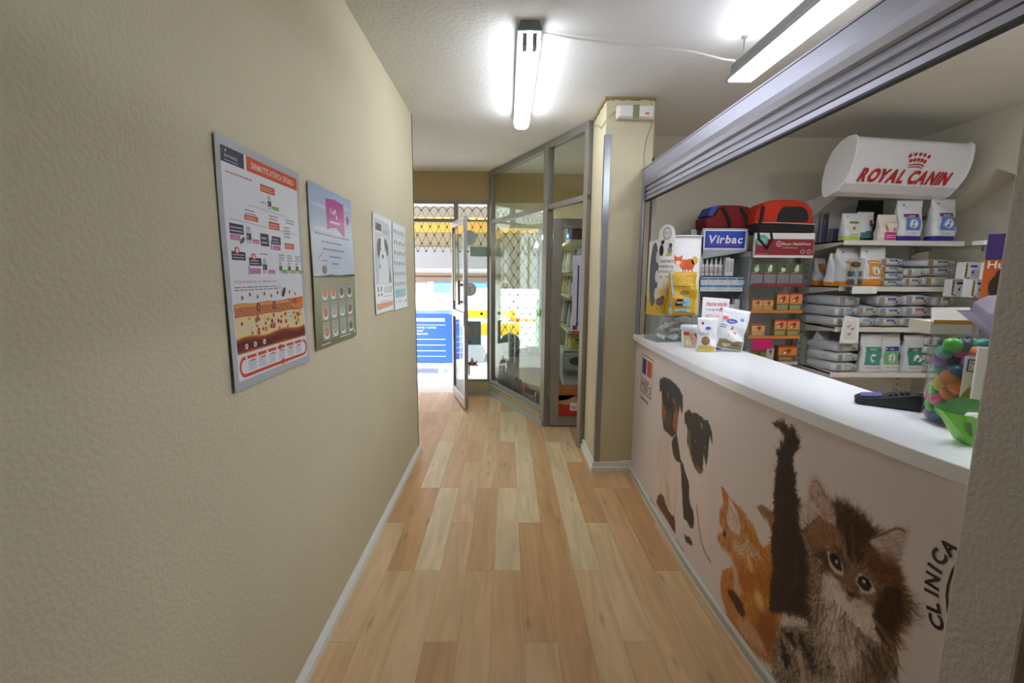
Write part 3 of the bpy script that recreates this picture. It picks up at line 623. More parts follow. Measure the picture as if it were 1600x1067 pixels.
    wave(.17, .35, 0, .003, (236, 214, 160), 3); wave(.295, .35, .003, .003, (226, 150, 84), 4); wave(.335, .352, .002, .003, (230, 168, 90), 5)
    r = random.Random(2)
    for j in range(4):
        for i in range(44):
            u = .06+i*.02; 
            if u > .93: continue
            g.rect(u, .298+j*.01, u+.016, .305+j*.01, [(196, 112, 92), (208, 128, 100), (180, 96, 84)][(i+j) % 3], 6)
    g.poly([(.7, .352), (.945, .36), (.945, .33), (.78, .325)], (232, 120, 40), 6); g.poly([(.72, .325), (.945, .33), (.945, .31), (.8, .30)], (224, 146, 60), 7)
    for u in (.32, .52, .82): g.ell(u, .33, .022, .02, (110, 66, 60), 7); g.ell(u, .33, .014, .012, (190, 120, 90), 8)
    g.ell(.63, .40, .05, .022, (226, 226, 232), 5, 14, -.5); g.ell(.66, .388, .035, .016, (80, 74, 76), 6, 12, .6)
    for i in range(46):
        u, v = .1+.82*r.random(), .215+.075*r.random(); c = r.choice([(206, 78, 50), (230, 230, 236), (196, 90, 60), (240, 244, 250), (150, 80, 130), (206, 150, 60)]); q = .008+.01*r.random(); g.ell(u, v, q, q*.7, c, 8, 9)
        if c[0] > 225: g.ell(u, v, q*.5, q*.35, (150, 170, 200), 9, 7)
    wave(.145, .208, .0, .006, (150, 62, 44), 7, f=2); wave(.158, .19, .004, .006, (112, 36, 32), 8, f=2); wave(.203, .21, .006, .006, (206, 150, 70), 8, f=2); wave(.145, .15, 0, .0, (206, 160, 90), 9)
    for u in (.15, .25, .36): g.ell(u, .172, .018, .012, (236, 238, 244), 9, 10); g.ell(u, .172, .009, .006, (120, 130, 170), 10, 8)
    # orange loop
    for (u0, v0, u1, v1) in ((.12, .118, .9, .132), (.12, .044, .9, .058)): g.rect(u0, v0, u1, v1, OR, 4, 4, 1)
    for s, uc in ((-1, .12), (1, .9)):
        for k in range(8):
            p, q = PI/2*s*-1+PI*k/8, PI/2*s*-1+PI*(k+1)/8
            if s < 0: p, q = PI/2+PI*k/8, PI/2+PI*(k+1)/8
            else: p, q = -PI/2+PI*k/8, -PI/2+PI*(k+1)/8
            A_ = lambda t, R_: (uc+.06*R_*math.cos(t), .088+.044*R_*math.sin(t))
            g.poly([A_(p, 1), A_(q, 1), A_(q, .68), A_(p, .68)], OR, 4)
    g.poly([(.55, .112), (.62, .125), (.55, .142)], OR, 5); g.poly([(.6, .036), (.52, .051), (.6, .068)], OR, 5)
    for k in range(7): g.ell(.14+.125*k, .125, .012, .008, (244, 236, 232), 6, 9)
    for k in range(6): g.bars(.16+.125*k, .068, .255+.125*k, .112, 5, GY, 4, .35); g.rect(.18+.125*k, .106, .24+.125*k, .111, (206, 120, 90), 5)
def P2(g):
    n = 20
    for i in range(n):
        t = i/(n-1); c = tuple(int(a+(b_-a)*t) for a, b_ in zip((206, 216, 232), (176, 192, 222))); g.rect(0, .45+.55*i/n, 1, .45+.55*(i+1)/n+.001, c, 1, 4, 1)
    for k in range(7): r = random.Random(k); u, v = r.random(), .5+.45*r.random(); g.ell(min(.78, max(.22, u)), v, .2, .012, (206, 214, 234), 2, 14)
    for i in range(14):
        t = i/13; c = tuple(int(a+(b_-a)*t) for a, b_ in zip((112, 104, 66), (176, 172, 136))); g.rect(0, .45*i/14, 1, .45*(i+1)/14+.001, c, 1, 4, 1)
    g.poly([(0, .448), (.2, .452), (.4, .461), (.6, .455), (1, .465), (1, .45), (0, .445)], (64, 62, 48), 3)
    PU = (186, 74, 158)
    g.poly([(.35, .94), (.55, .955), (.78, .945), (.80, .78), (.79, .72), (.6, .775), (.42, .76), (.37, .745), (.36, .85)], PU, 3)
    g.text('Yuu', .44, .855, .035, (244, 226, 240), 5, bold=.02, fit=.12); 
    g.ell(.63, .85, .05, .022, (246, 230, 244), 5)
    for du, dv in ((-.06, .03), (-.02, .045), (.03, .045), (.065, .028)): g.ell(.63+du, .85+dv, .018, .014, (246, 230, 244), 5, 10)
    g.bars(.44, .795, .70, .815, 1, (240, 220, 236), 5, .8); g.ell(.885, .845, .05, .036, (206, 120, 190), 4); g.ell(.885, .845, .035, .025, (190, 84, 166), 5)
    for i, (a, b_) in enumerate(((.08, .95), (.22, .82), (.25, .8), (.4, .68), (.45, .62))): g.bars(a, .705-.045*i, b_, .725-.045*i, 1, (150, 124, 176), 3, .6)
    g.line([(.12, .55), (.24, .60)], .008, (206, 130, 160), 4); g.bars(.2, .545, .36, .56, 1, (200, 110, 150), 4); g.ell(.26, .49, .05, .028, (150, 110, 96), 4); g.ell(.26, .475, .05, .012, (230, 226, 222), 3)
    cc = [(226, 120, 84), (230, 124, 80), (104, 96, 98), (120, 80, 84), (220, 104, 84), (186, 170, 160), (170, 176, 190), (150, 92, 88), (214, 116, 84), (176, 160, 140), (150, 156, 150), (110, 70, 76)]
    for j in range(3):
        for i in range(4):
            u, v = .17+.205*i, .345-.125*j; g.rect(u-.02, v-.05, u+.15, v+.065, (172, 172, 154), 3); g.ell(u+.065, v-.012, .058, .036, (236, 238, 242), 4); g.ell(u+.065, v-.004, .048, .028, cc[j*4+i], 5); g.bars(u, v+.045, u+.13, v+.058, 1, (190, 120, 140), 4); g.ell(u+.06, v, .018, .008, tuple(min(255, x+30) for x in cc[j*4+i]), 6, 8)
    g.bars(.1, .016, .34, .024, 1, (226, 226, 214), 3, .9); g.bars(.55, .026, .92, .036, 1, (226, 226, 214), 3, .9); g.rect(.93, .03, .96, .05, (220, 224, 230), 3)
def P3(g):
    g.rect(0, 0, 1, 1, (238, 240, 248), 1, 4, 6); g.rect(.07, .30, .93, .95, (206, 208, 226), 2, 4, 6); g.rect(.12, .84, .42, .91, NV, 3); g.rect(.15, .88, .24, .9, (190, 70, 70), 4); g.rect(.12, .82, .42, .836, (236, 238, 246), 3)
    g.bars(.5, .83, .9, .88, 2, (140, 146, 170), 3)
    W2 = (236, 236, 242); BD = (62, 62, 72)
    g.poly([(.2, .31), (.24, .45), (.32, .56), (.4, .60), (.55, .62), (.7, .57), (.78, .45), (.84, .31)], W2, 4)                 # chest
    g.poly([(.22, .66), (.26, .74), (.4, .79), (.56, .79), (.66, .74), (.68, .64), (.6, .55), (.5, .50), (.38, .52), (.3, .58)], W2, 5)    # head
    g.poly([(.18, .60), (.17, .70), (.24, .755), (.38, .77), (.36, .68), (.3, .60), (.24, .56)], BD, 6); g.poly([(.55, .78), (.68, .76), (.77, .70), (.76, .60), (.70, .60), (.62, .66), (.56, .70)], BD, 6)
    g.ell(.36, .655, .02, .012, (24, 24, 28), 7); g.ell(.56, .655, .02, .012, (24, 24, 28), 7); g.ell(.455, .585, .05, .022, (40, 40, 46), 7); g.line([(.455, .57), (.455, .54)], .008, (70, 70, 80), 7)
    g.poly([(.76, .31), (.80, .42), (.76, .5), (.86, .42), (.9, .31)], (84, 84, 96), 5); g.ell(.3, .48, .03, .02, (110, 110, 124), 6)
    for i, c in enumerate(((90, 90, 100), (110, 110, 120))): g.rect(.13+.17*i, .22, .19+.17*i, .27, c, 3); g.rect(.13+.17*i, .175, .22+.17*i, .2, OR, 3)
    for i in range(4): g.poly([(.48+.12*i, .2), (.52+.12*i, .2), (.58+.12*i, .27), (.54+.12*i, .27)], ((84, 120, 190), (196, 70, 90))[i % 2], 3); 
    g.bars(.45, .16, .92, .18, 1, (150, 160, 190), 3); g.bars(.3, .115, .75, .13, 1, (200, 130, 110), 3); g.poly([(.06, .10), (.95, .105), (.95, .055), (.12, .035), (.06, .06)], (230, 112, 64), 3); g.bars(.35, .065, .72, .085, 1, (246, 220, 206), 4, .8)
def P4(g):
    g.rect(0, 0, 1, 1, (236, 240, 250), 1, 4, 6); r = random.Random(8)
    for j in range(6):
        for i in range(5):
            u, v = .13+.18*i, .9-.12*j; c = (58, 58, 66); g.ell(u, v, .045, .012, c, 3, 9, r.uniform(-.5, .6)); g.ell(u+.04*r.choice((-1, 1)), v+.018, .022, .011, c, 3, 8); g.rect(u-.03, v-.03, u-.018, v, c, 3); g.rect(u+.018, v-.03, u+.03, v, c, 3); g.bars(u-.06, v-.055, u+.06, v-.042, 1, (180, 186, 200), 3)
    g.rect(.08, .14, .92, .235, (124, 180, 196), 3); g.bars(.12, .15, .88, .225, 4, (214, 232, 238), 4); g.bars(.1, .08, .7, .11, 2, (180, 186, 200), 3); g.rect(.85, .06, .92, .1, (100, 120, 170), 3)
poster('wall_poster', 'silver bordered medical poster with an orange title bar and a skin diagram', .463, .655, 1.190, 1.140, P1, 1, edge=(190, 194, 200))
poster('wall_poster', 'tall sky and field poster with a purple flag and twelve food bowls', .46, .62, 1.72, 1.166, P2, 2, .007)
poster('wall_poster', 'pale poster with a black and white dog above an orange banner', .40, .55, 2.53, 1.236, P3, 3, .003)
poster('wall_poster', 'white poster with rows of tiny dark dogs beside the dog portrait poster', .37, .555, 2.955, 1.228, P4, 4, .003)

# ------------------------------------------------------------ lights, cable, emergency light
def zed(): pass
l = thing('fluorescent_lamp', 'short fluorescent ceiling lamp glowing above the hall', 'lamp', (.103, 3.02, H), .0, 'fluorescent lamps')
mb = MB(); tp = [(-.045, 0), (.045, 0), (.062, -.045), (-.062, -.045)]
mb.prism(tp, lambda u, v, w: (u, w, v), -.665, .665, (110, 112, 110)); mb.build('housing', 'plastic', l, bevel=.006)
def capsule(hw, hh, y0, y1, n=10):
    mb = MB(); V = []; ys = [(y0, .2), (y0+.012, .72), (y0+.03, .97), (y0+.05, 1), (y1-.08, 1), (y1-.04, .93), (y1-.012, .7), (y1, .25)]
    for y, s in ys:
        for k in range(n*2):
            t = 2*PI*k/(n*2); c_, s_ = math.cos(t), math.sin(t); V.append((hw*s*math.copysign(abs(c_)**.7, c_), y, -.075+hh*s*math.copysign(abs(s_)**.7, s_)))
    m_ = n*2; F = [(i*m_+k, i*m_+(k+1) % m_, (i+1)*m_+(k+1) % m_, (i+1)*m_+k) for i in range(len(ys)-1) for k in range(m_)]+[tuple(range(m_)), tuple(range((len(ys)-1)*m_, len(ys)*m_))[::-1]]
    return mb.add(V, F)
capsule(.056, .038, -.65, .64).build('diffuser', 'glow', l, smooth=True)
mb = MB()
for x in (-.022, .022): mb.lathe([(.004, 0), (.012, .003), (.012, .05), (.008, .055)], 12, 0, 0, (150, 140, 135), 0)
MB().box(-.034, -.014, -.669, -.61, -.1145, -.06, (150, 140, 138)).box(.014, .034, -.669, -.61, -.1145, -.06, (150, 140, 138)).build('tube_socket', 'plastic', l)
l = thing('fluorescent_lamp', 'long fluorescent lamp with a flat bright panel hung above the shutter housing', 'lamp', (1.18, 2.50, 2.445), .02, 'fluorescent lamps')
MB().box(-.045, .045, -1.55, 0, .012, .075, (112, 110, 104)).box(-.068, .068, -1.56, .012, 0, .014, (120, 120, 120)).build('housing', 'plastic', l, bevel=.003)
MB().box(-.035, .035, -1.5, -.06, .0755, .078).build('upper_diffuser', 'glow', l)
MB().box(-.056, .056, -1.53, -.012, -.006, .001).build('diffuser', 'glow_long', l)
for y in (-.03, -1.45): MB().tube([(-.0, y, .085), (-.0, y, .2)], .004, 6, (90, 90, 92)).box(-.012, .012, y-.006, y+.006, .19, .203, (110, 110, 112)).build('hanging_hook', 'plastic', l)
l3 = thing('fluorescent_lamp', 'added ceiling lamp brightening the back room, out of the picture to the right', 'lamp', (2.7, 1.45, H), 0, 'fluorescent lamps')  # added out of view, because the visible lamps leave the back room too dark
MB().prism(tp, lambda u, v, w: (u, w, v), -.465, .465, (110, 112, 110)).build('housing', 'plastic', l3, bevel=.006); capsule(.056, .038, -.45, .44).build('diffuser', 'glow_added', l3, smooth=True)
pts = [Vector((.175, 2.45, H-.012)), Vector((.35, 2.5, H-.012)), Vector((.55, 2.54, H-.014)), Vector((.75, 2.55, H-.022)), Vector((.95, 2.54, H-.045)), Vector((1.10, 2.50, H-.10)), Vector((1.15, 2.49, 2.54))]
tag(MB().tube([tuple(p) for p in pts], .006, 6, (226, 220, 206)).build('lamp_cable', 'plastic', smooth=True), 'cream cable along the ceiling linking the two fluorescent lamps', 'cable')
e = thing('emergency_light', 'yellowed white emergency light box high on the pillar', 'emergency light', (.855, 3.283, 2.50))
MB().box(-.125, .125, -.05, 0, 0, .085, (226, 222, 208)).build('casing', 'plastic', e, bevel=.008)
MB().box(-.115, -.02, -.062, -.05, .008, .077, (238, 236, 228)).box(.02, .115, -.062, -.05, .008, .077, (238, 236, 228)).build('diffuser', 'gloss', e, bevel=.005)
MB().box(-.018, .018, -.058, -.05, .0, .084, (150, 142, 110)).build('centre_band', 'plastic', e); MB().box(.06, .085, -.064, -.061, .02, .035, (220, 140, 120)).build('indicator', 'plastic', e)
tag(MB().tube([(.73, 3.278, 2.56), (.69, 3.277, 2.53), (.664, 3.30, 2.50), (.662, 3.42, 2.49), (.662, 3.55, 2.55), (.662, 3.72, 2.60)], .0035, 5, (190, 176, 130)).build('pillar_cable', 'plastic'), 'thin cable running from the emergency light around the pillar edge', 'cable')
tag(MB().tube([(.965, 3.279, 2.62), (.985, 3.279, 2.56), (.975, 3.279, 2.47), (.945, 3.279, 2.38), (.935, 3.279, 2.28), (.94, 3.279, 2.19)], .0025, 5, (150, 140, 104)).build('hanging_cable', 'plastic'), 'thin cable drooping from the pillar top to the shutter housing', 'cable')

# ------------------------------------------------------------ roller shutter over the counter
S0, S1 = Vector((.928, 3.28)), Vector((1.004, .935)); SD = (S1-S0); SL = SD.length; SD.normalize(); SN = Vector((SD.y, -SD.x)); SN = SN if SN.x < 0 else -SN
def sh(u, v, w): p = S0+SD*w-SN*u; return (p.x, p.y, v)      # u: depth into the back room, v: height, w: along
sh_ = thing('roller_shutter', 'rolled up aluminium shutter spanning the opening above the counter', 'shutter')
MB().prism([(0, 2.187), (.16, 2.187), (.16, 2.06), (.022, 2.06), (.012, 2.068), (.004, 2.09), (0, 2.115)], sh, 0, SL).build('shutter_housing', 'shutter', sh_)
MB().prism([(-.002, 2.178), (0, 2.176), (0, 2.18)], sh, 0, SL).prism([(.02, 2.062), (.03, 2.062), (.03, 2.054), (.02, 2.054)], sh, 0, SL).build('gap_seal', 'black', sh_)
pr = []
for k in range(2):
    zt = 2.06-.034*k
    pr += [(.028, zt), (.018, zt-.006), (.014, zt-.017), (.018, zt-.028), (.028, zt-.033)]
pr += [(.034, 1.99), (.034, 2.06)]
MB().prism(pr, sh, .01, SL).build('slat_curtain', 'shutter', sh_)
MB().prism([(.018, 1.992), (.04, 1.992), (.04, 1.972), (.018, 1.972)], sh, .01, SL).build('bottom_bar', 'shutter', sh_)
MB().prism([(.018, 1.972), (.04, 1.972), (.04, 1.964), (.018, 1.964)], sh, .01, SL).build('rubber_seal', 'black', sh_)
MB().prism([(0, .0), (.012, 0), (.012, .05), (0, .05)], lambda u, v, w: sh(u, w, v-.002), 1.046, 2.06).build('side_rail', 'shutter', sh_)
MB().prism([(.012, .0), (.022, 0), (.022, .03), (.012, .03)], lambda u, v, w: sh(u, w, v), 1.046, 2.02).build('rail_seal', 'black', sh_)
MB().box(.984, 1.03, 3.38, 3.44, 1.20, 1.32, (34, 34, 36)).build('shutter_switch', 'plastic'); tag(bpy.data.objects['shutter_switch'], 'black switch box on the pillar corner above the counter end', 'switch')
struct(MB().box(1.045, 1.075, 3.40, 3.45, 0, 2.3, (176, 172, 166)).build('trim_7', 'matte'))
TR = {
 'd1head': [(2674,852),(2589,879),(2500,886),(2408,878),(2350,866),(2306,841),(2296,798),(2301,745),(2336,781),(2349,730),(2353,671),(2360,625),(2419,578),(2465,578),(2556,577),(2599,624),(2608,680),(2619,746),(2635,789),(2666,772),(2681,818)],
 'd1tanL': [(2618,741),(2588,720),(2529,692),(2555,626),(2582,618),(2609,662)],
 'd1tanR': [(2395,780),(2356,728),(2352,660),(2394,608),(2427,646),(2417,715)],
 'd1brow': [(2551,801),(2520,812),(2500,790),(2512,764),(2539,779)],
 'd1brow2': [(2454,791),(2433,805),(2409,792),(2394,770),(2442,767)],
 'd1muz': [(2526,704),(2448,711),(2441,641),(2452,593),(2541,591),(2557,637)],
 'd1eyes': [(2554,750),(2410,738)],
 'd1sh': [(2397,585),(2359,620),(2324,575),(2297,532),(2274,494),(2303,485),(2343,476),(2382,487),(2409,520),(2422,549)],
 'd1body': [(2572,569),(2404,577),(2327,552),(2261,494),(2220,460),(2156,367),(2130,279),(2195,138),(2259,126),(2424,232),(2595,116),(2672,233),(2630,435)],
 'd2head': [(2268,765),(2216,796),(2180,790),(2120,805),(2067,803),(2036,799),(2009,808),(1982,790),(1961,766),(1949,721),(1959,722),(1977,751),(1982,704),(1983,649),(1992,595),(2010,620),(2026,645),(2025,599),(2019,564),(2042,535),(2068,533),(2113,542),(2152,571),(2193,609),(2214,626),(2219,695),(2235,718),(2252,707),(2265,731)],
 'd2blaze': [(2079,776),(2063,774),(2052,752),(2062,751)],
 'd2muz': [(2107,557),(2062,560),(2022,568),(2038,538),(2068,533)],
 'd2eyes': [(2126,665),(2017,674)],
 'd2body': [(2204,600),(2114,547),(2047,533),(1985,547),(1952,424),(1921,208),(2005,251),(2078,308),(2123,384),(2220,465),(2256,528)],
 'd2patch': [(2267,506),(2245,498),(2221,476),(2170,444),(2153,415),(2151,362),(2122,334),(2090,319),(2074,280),(2083,238),(2112,226),(2157,233),(2196,228),(2220,294),(2243,371),(2267,450),(2289,508)],
 'd1leg': [(2623,96),(2592,151),(2550,186),(2495,194),(2465,172),(2410,152),(2361,154),(2324,168),(2305,144),(2292,92),(2318,83),(2400,90),(2487,91),(2582,91)],
 'd1under': [(2177,149),(2145,157),(2110,173),(2085,167),(2071,154),(2105,138),(2153,125)],
 'l1': [(2751,86),(2733,60),(2691,61),(2638,62)],
 'l2': [(2062,370),(2029,300),(1991,229),(1945,197),(1884,187)],
 'l3': [(2602,327),(2562,262),(2538,229),(2519,194)],
 'l4': [(2270,65),(2211,60),(2157,66)],
 'l5': [(2561,256),(2585,168),(2614,101)],
 'k1': [(1835,386),(1847,338),(1836,321),(1809,317),(1770,324),(1733,322),(1700,297),(1787,216),(1791,188),(1795,148),(1778,98),(1744,83),(1720,49),(1678,32),(1635,26),(1578,38),(1525,53),(1467,83),(1433,110),(1422,181),(1435,237),(1422,292),(1414,371),(1420,438),(1428,446),(1463,480),(1498,515),(1513,510),(1532,487),(1554,481),(1579,496),(1599,511),(1619,526),(1659,540),(1707,546),(1750,548),(1787,552),(1820,566),(1849,569),(1831,528),(1816,510),(1842,465),(1844,420)],
 'k1eart': [(1849,569),(1820,566),(1788,554),(1788,529),(1813,511),(1830,524)],
 'k1inner': [(1783,548),(1756,541),(1710,516),(1683,474),(1685,440),(1712,432),(1746,420),(1775,437),(1790,463),(1779,495)],
 'k1pink': [(1736,505),(1710,491),(1701,463),(1720,473)],
 'k1eye': [(1795,400),(1781,396),(1781,374),(1791,362),(1805,368),(1804,386)],
 'k1nose': [(1844,335),(1829,335),(1830,325),(1839,323)],
 'k1chin': [(1836,394),(1812,399),(1810,382),(1824,365),(1838,357)],
 'k1chest': [(1734,385),(1668,410),(1628,451),(1608,439),(1552,428),(1573,407),(1628,403),(1661,361),(1715,355)],
 'k1chest2': [(1723,307),(1685,291),(1664,239),(1641,218),(1658,193),(1700,195),(1699,239),(1722,274)],
 'k1dark': [(1743,158),(1704,187),(1663,192),(1630,179),(1611,155),(1616,132),(1655,130),(1706,140)],
 'k1deep': [(1670,300),(1561,366),(1480,431),(1450,392),(1479,336),(1554,316),(1611,260),(1664,255)],
 'k1low': [(1535,225),(1460,289),(1432,252),(1425,161),(1450,117),(1473,109),(1496,134),(1546,156)],
 'k1paw': [(1665,87),(1623,126),(1559,145),(1509,132),(1473,109),(1523,83),(1577,68),(1630,66)],
 'tail': [(1545,943),(1519,958),(1494,965),(1470,952),(1461,942),(1457,967),(1447,964),(1436,942),(1416,928),(1419,905),(1438,872),(1437,842),(1422,809),(1416,764),(1397,738),(1376,714),(1360,676),(1347,640),(1326,603),(1305,560),(1286,518),(1273,498),(1263,455),(1296,394),(1379,345),(1474,279),(1482,366),(1479,441),(1497,502),(1503,570),(1493,623),(1503,646),(1508,686),(1508,733),(1511,778),(1504,827),(1518,854),(1501,865),(1500,892),(1484,894),(1481,921),(1509,934)],
 'fold': [(1592,609),(1568,627),(1535,630),(1494,634),(1467,624),(1487,587),(1505,566),(1530,592),(1570,596)],
 'k2head': [(1352,787),(1341,764),(1349,728),(1365,633),(1328,586),(1313,547),(1298,496),(1284,445),(1265,338),(1234,243),(1021,450),(1029,582),(1007,620),(999,652),(1005,676),(1034,690),(1045,715),(1056,737),(1063,765),(1076,790),(1097,800),(1125,783),(1152,792),(1183,799),(1215,800),(1243,794),(1263,778),(1294,773),(1329,786)],
 'k2earL': [(1352,787),(1342,823),(1328,833),(1313,825),(1289,802),(1263,778),(1247,756),(1244,735),(1288,729),(1323,738),(1339,749)],
 'k2earLin': [(1349,784),(1322,770),(1297,756),(1289,733),(1313,735),(1335,752)],
 'k2earR': [(1132,755),(1114,780),(1097,800),(1071,827),(1056,836),(1044,833),(1051,805),(1052,779),(1055,757),(1077,749),(1109,742)],
 'k2earRr': [(1133,760),(1096,798),(1071,826),(1056,834),(1044,832)],
 'k2earLr': [(1342,825),(1328,833),(1313,825),(1289,802),(1263,778)],
 'k2earRin': [(1109,742),(1078,759),(1058,775),(1060,741),(1087,729)],
 'k2crown': [(1263,778),(1243,793),(1215,800),(1167,794),(1128,778),(1132,755),(1146,719),(1153,686),(1175,678),(1201,698),(1232,739)],
 'k2brown': [(1324,709),(1275,730),(1218,702),(1223,670),(1273,645),(1318,625)],
 'k2brow2': [(1142,721),(1103,743),(1064,725),(1045,699),(1046,664),(1077,648),(1113,663),(1137,682)],
 'k2stripe1': [(1236,676),(1214,671),(1194,643),(1194,614),(1210,640)],
 'k2stripe2': [(1210,730),(1185,694),(1185,664),(1200,684)],
 'k2cheekL': [(1315,606),(1267,641),(1251,621),(1235,600),(1263,570),(1285,526),(1308,550)],
 'k2rimL': [(1261,641),(1242,650),(1215,644),(1200,625),(1201,605),(1226,595),(1249,606)],
 'k2eyeL': [(1250,645),(1233,653),(1215,644),(1205,621),(1207,614),(1226,611),(1244,618),(1253,631)],
 'k2rimR': [(1162,629),(1148,650),(1119,652),(1099,632),(1114,612),(1138,600),(1154,613)],
 'k2eyeR': [(1152,636),(1140,648),(1122,650),(1111,637),(1118,618),(1131,610),(1147,614),(1154,620)],
 'k2tear': [(1154,609),(1130,601),(1095,628),(1073,624),(1091,600),(1139,581)],
 'k2nosebr': [(1194,643),(1162,640),(1160,594),(1169,573),(1189,576),(1201,605)],
 'k2nose': [(1190,579),(1173,575),(1156,582),(1160,568),(1175,560)],
 'k2glint': [(1226,632),(1135,634)],
 'k2white': [(1299,514),(1257,558),(1218,573),(1184,556),(1167,551),(1137,571),(1107,574),(1088,544),(1076,514),(1112,500),(1142,509),(1154,452),(1116,409),(1127,351),(1156,313),(1200,327),(1224,338),(1236,368),(1233,434),(1241,494),(1269,506)],
 'k2mouth': [(1184,553),(1170,553),(1157,574),(1167,551),(1176,547)],
 'k2dk1': [(1306,279),(1273,318),(1235,335),(1207,324),(1191,312),(1226,262),(1249,232),(1275,242)],
 'k2dk2': [(1166,492),(1126,488),(1089,484),(1075,467),(1103,454),(1141,457)],
 'k2dk3': [(1085,628),(1050,677),(1043,624),(1055,572),(1078,530),(1096,561)],
 'k2dk4': [(1305,469),(1255,513),(1242,476),(1246,414),(1292,368),(1315,384)],
 'k2low': [(1417,264),(1356,315),(1310,346),(1263,399),(1236,368),(1239,338),(1303,288),(1247,211),(1248,163),(1358,50),(1422,65),(1450,117)],
 'k2ls1': [(1406,258),(1366,284),(1333,247),(1351,245),(1385,246)],
 'k2ls2': [(1411,215),(1379,205),(1351,171),(1371,141),(1399,165)],
 'k2ls3': [(1341,306),(1315,314),(1300,269),(1322,271)],
 'hills': [(3098,937),(2826,933),(2831,674),(3097,682)],
 'hb': [(3068,912),(2974,910),(2980,810),(3074,810)],
 'hr': [(2953,908),(2853,908),(2857,807),(2952,811)],
 'htxt': [(3077,781),(2845,788),(2842,699),(3083,691)],
 'hsm': [(3106,641),(2827,654),(2829,628),(3110,620)],
 'letC': [(950,665)],
 'letL': [(962,695)],
 'letI': [(969,726)],
 'letN': [(971,755)],
 'letI2': [(970,787)],
 'letC2': [(965,819)],
 'letA': [(949,853)],
 'dot': [(928,919)],
 'arc': [(926,833),(934,803),(938,766),(937,740),(929,699)],
 'letsz': [(983,727),(954,728),(969,696),(949,696)],
}
# ------------------------------------------------------------ reception counter with a printed front
def PX(Y): return .917+(.05*(2.25-Y)**2 if Y < 2.25 else .025*(Y-2.25)**2)
CZ = 1.045
ct = thing('reception_counter', 'white curved reception counter with puppies and kittens printed on its front', 'counter')
ys = [3.28-(3.28-.93)*i/40 for i in range(41)]
front = [(PX(y)-.027*min(1, max(0, (y-.93)/.9))**.7-(.0 if y > 1 else -.0), y) for y in ys]
MB().prism(front+[(1.335, .93), (1.335, 3.28)], lambda u, v, w: (u, v, w), CZ-.042, CZ, (238, 238, 240)).build('countertop', 'white', ct, bevel=.003)
MB().prism([(PX(y)+.016, y) for y in ys]+[(1.30, .93), (1.30, 3.28)], lambda u, v, w: (u, v, w), .0, CZ-.042, (226, 224, 222)).build('cabinet', 'white', ct)
MB().prism([(PX(y)-.012, y) for y in ys]+[(PX(y)+.016, y) for y in ys[::-1]], lambda u, v, w: (u, v, w), 0, .045, (176, 176, 164)).prism([(PX(y)-.014, y) for y in ys]+[(PX(y)-.003, y) for y in ys[::-1]], lambda u, v, w: (u, v, w), .04, .052, (222, 226, 224)).prism([(PX(y)-.016, y) for y in ys]+[(PX(y)-.003, y) for y in ys[::-1]], lambda u, v, w: (u, v, w), 0, .006, (222, 222, 214)).build('kick_strip', 'plastic', ct)
# the print: painted on a fine grid of coloured vertices, x along the panel (from the far end), y up
Y0, Y1, Z0, Z1, ST = .93, 3.28, .05, CZ-.04, .0026
nY, nZ = int((Y1-Y0)/ST)+1, int((Z1-Z0)/ST)+1
gy = np.linspace(Y1, Y0, nY); gz = np.linspace(Z0, Z1, nZ)
img = np.zeros((nZ, nY, 3)); img[:] = (220, 208, 205)
rng = np.random.RandomState(4)
def nfield(step, seed):
    q = np.random.RandomState(seed); a, b = int(nZ*ST/step)+3, int(nY*ST/step)+3; g = q.randn(a, b)
    z = np.linspace(0, a-1.001, nZ); x = np.linspace(0, b-1.001, nY); zi = z.astype(int); xi = x.astype(int); fz = (z-zi)[:, None]; fx_ = (x-xi)[None, :]
    fz = fz*fz*(3-2*fz); fx_ = fx_*fx_*(3-2*fx_)
    return (g[zi][:, xi]*(1-fx_)+g[zi][:, xi+1]*fx_)*(1-fz)+(g[zi+1][:, xi]*(1-fx_)+g[zi+1][:, xi+1]*fx_)*fz
NF, NC = nfield(.007, 1), nfield(.03, 2)
def sdf(name, pad=.03):
    P = np.array(TR[name] if isinstance(name, str) else name, float)/1000
    y0, y1, z0, z1 = P[:, 0].min()-pad, P[:, 0].max()+pad, P[:, 1].min()-pad, P[:, 1].max()+pad
    i0, i1 = max(0, int((Y1-y1)/ST)), min(nY, int((Y1-y0)/ST)+2); j0, j1 = max(0, int((z0-Z0)/ST)), min(nZ, int((z1-Z0)/ST)+2)
    Yg, Zg = np.meshgrid(gy[i0:i1], gz[j0:j1]); ins = np.zeros(Yg.shape, bool); dm = np.full(Yg.shape, 9.)
    for (a, b), (c, d) in zip(P, np.roll(P, -1, 0)):
        if b != d: ins ^= ((Zg < b) != (Zg < d)) & (Yg < (c-a)*(Zg-b)/(d-b)+a)
        ll = (c-a)**2+(d-b)**2 or 1e-9; t = np.clip(((Yg-a)*(c-a)+(Zg-b)*(d-b))/ll, 0, 1); dm = np.minimum(dm, np.hypot(Yg-a-t*(c-a), Zg-b-t*(d-b)))
    return (slice(j0, j1), slice(i0, i1)), np.where(ins, dm, -dm), Yg, Zg
def paint(name, col, soft=.004, amp=0, alpha=1, var=0, camp=0):
    sl, s, Yg, Zg = sdf(name); m_ = np.clip(.5+(s+amp*NF[sl]+camp*NC[sl])/(2*soft), 0, 1)[..., None]*alpha
    c = np.array(col, float)*(1+var*(NF[sl]*.5+NC[sl]*.5)[..., None]); img[sl] = img[sl]*(1-m_)+c*m_
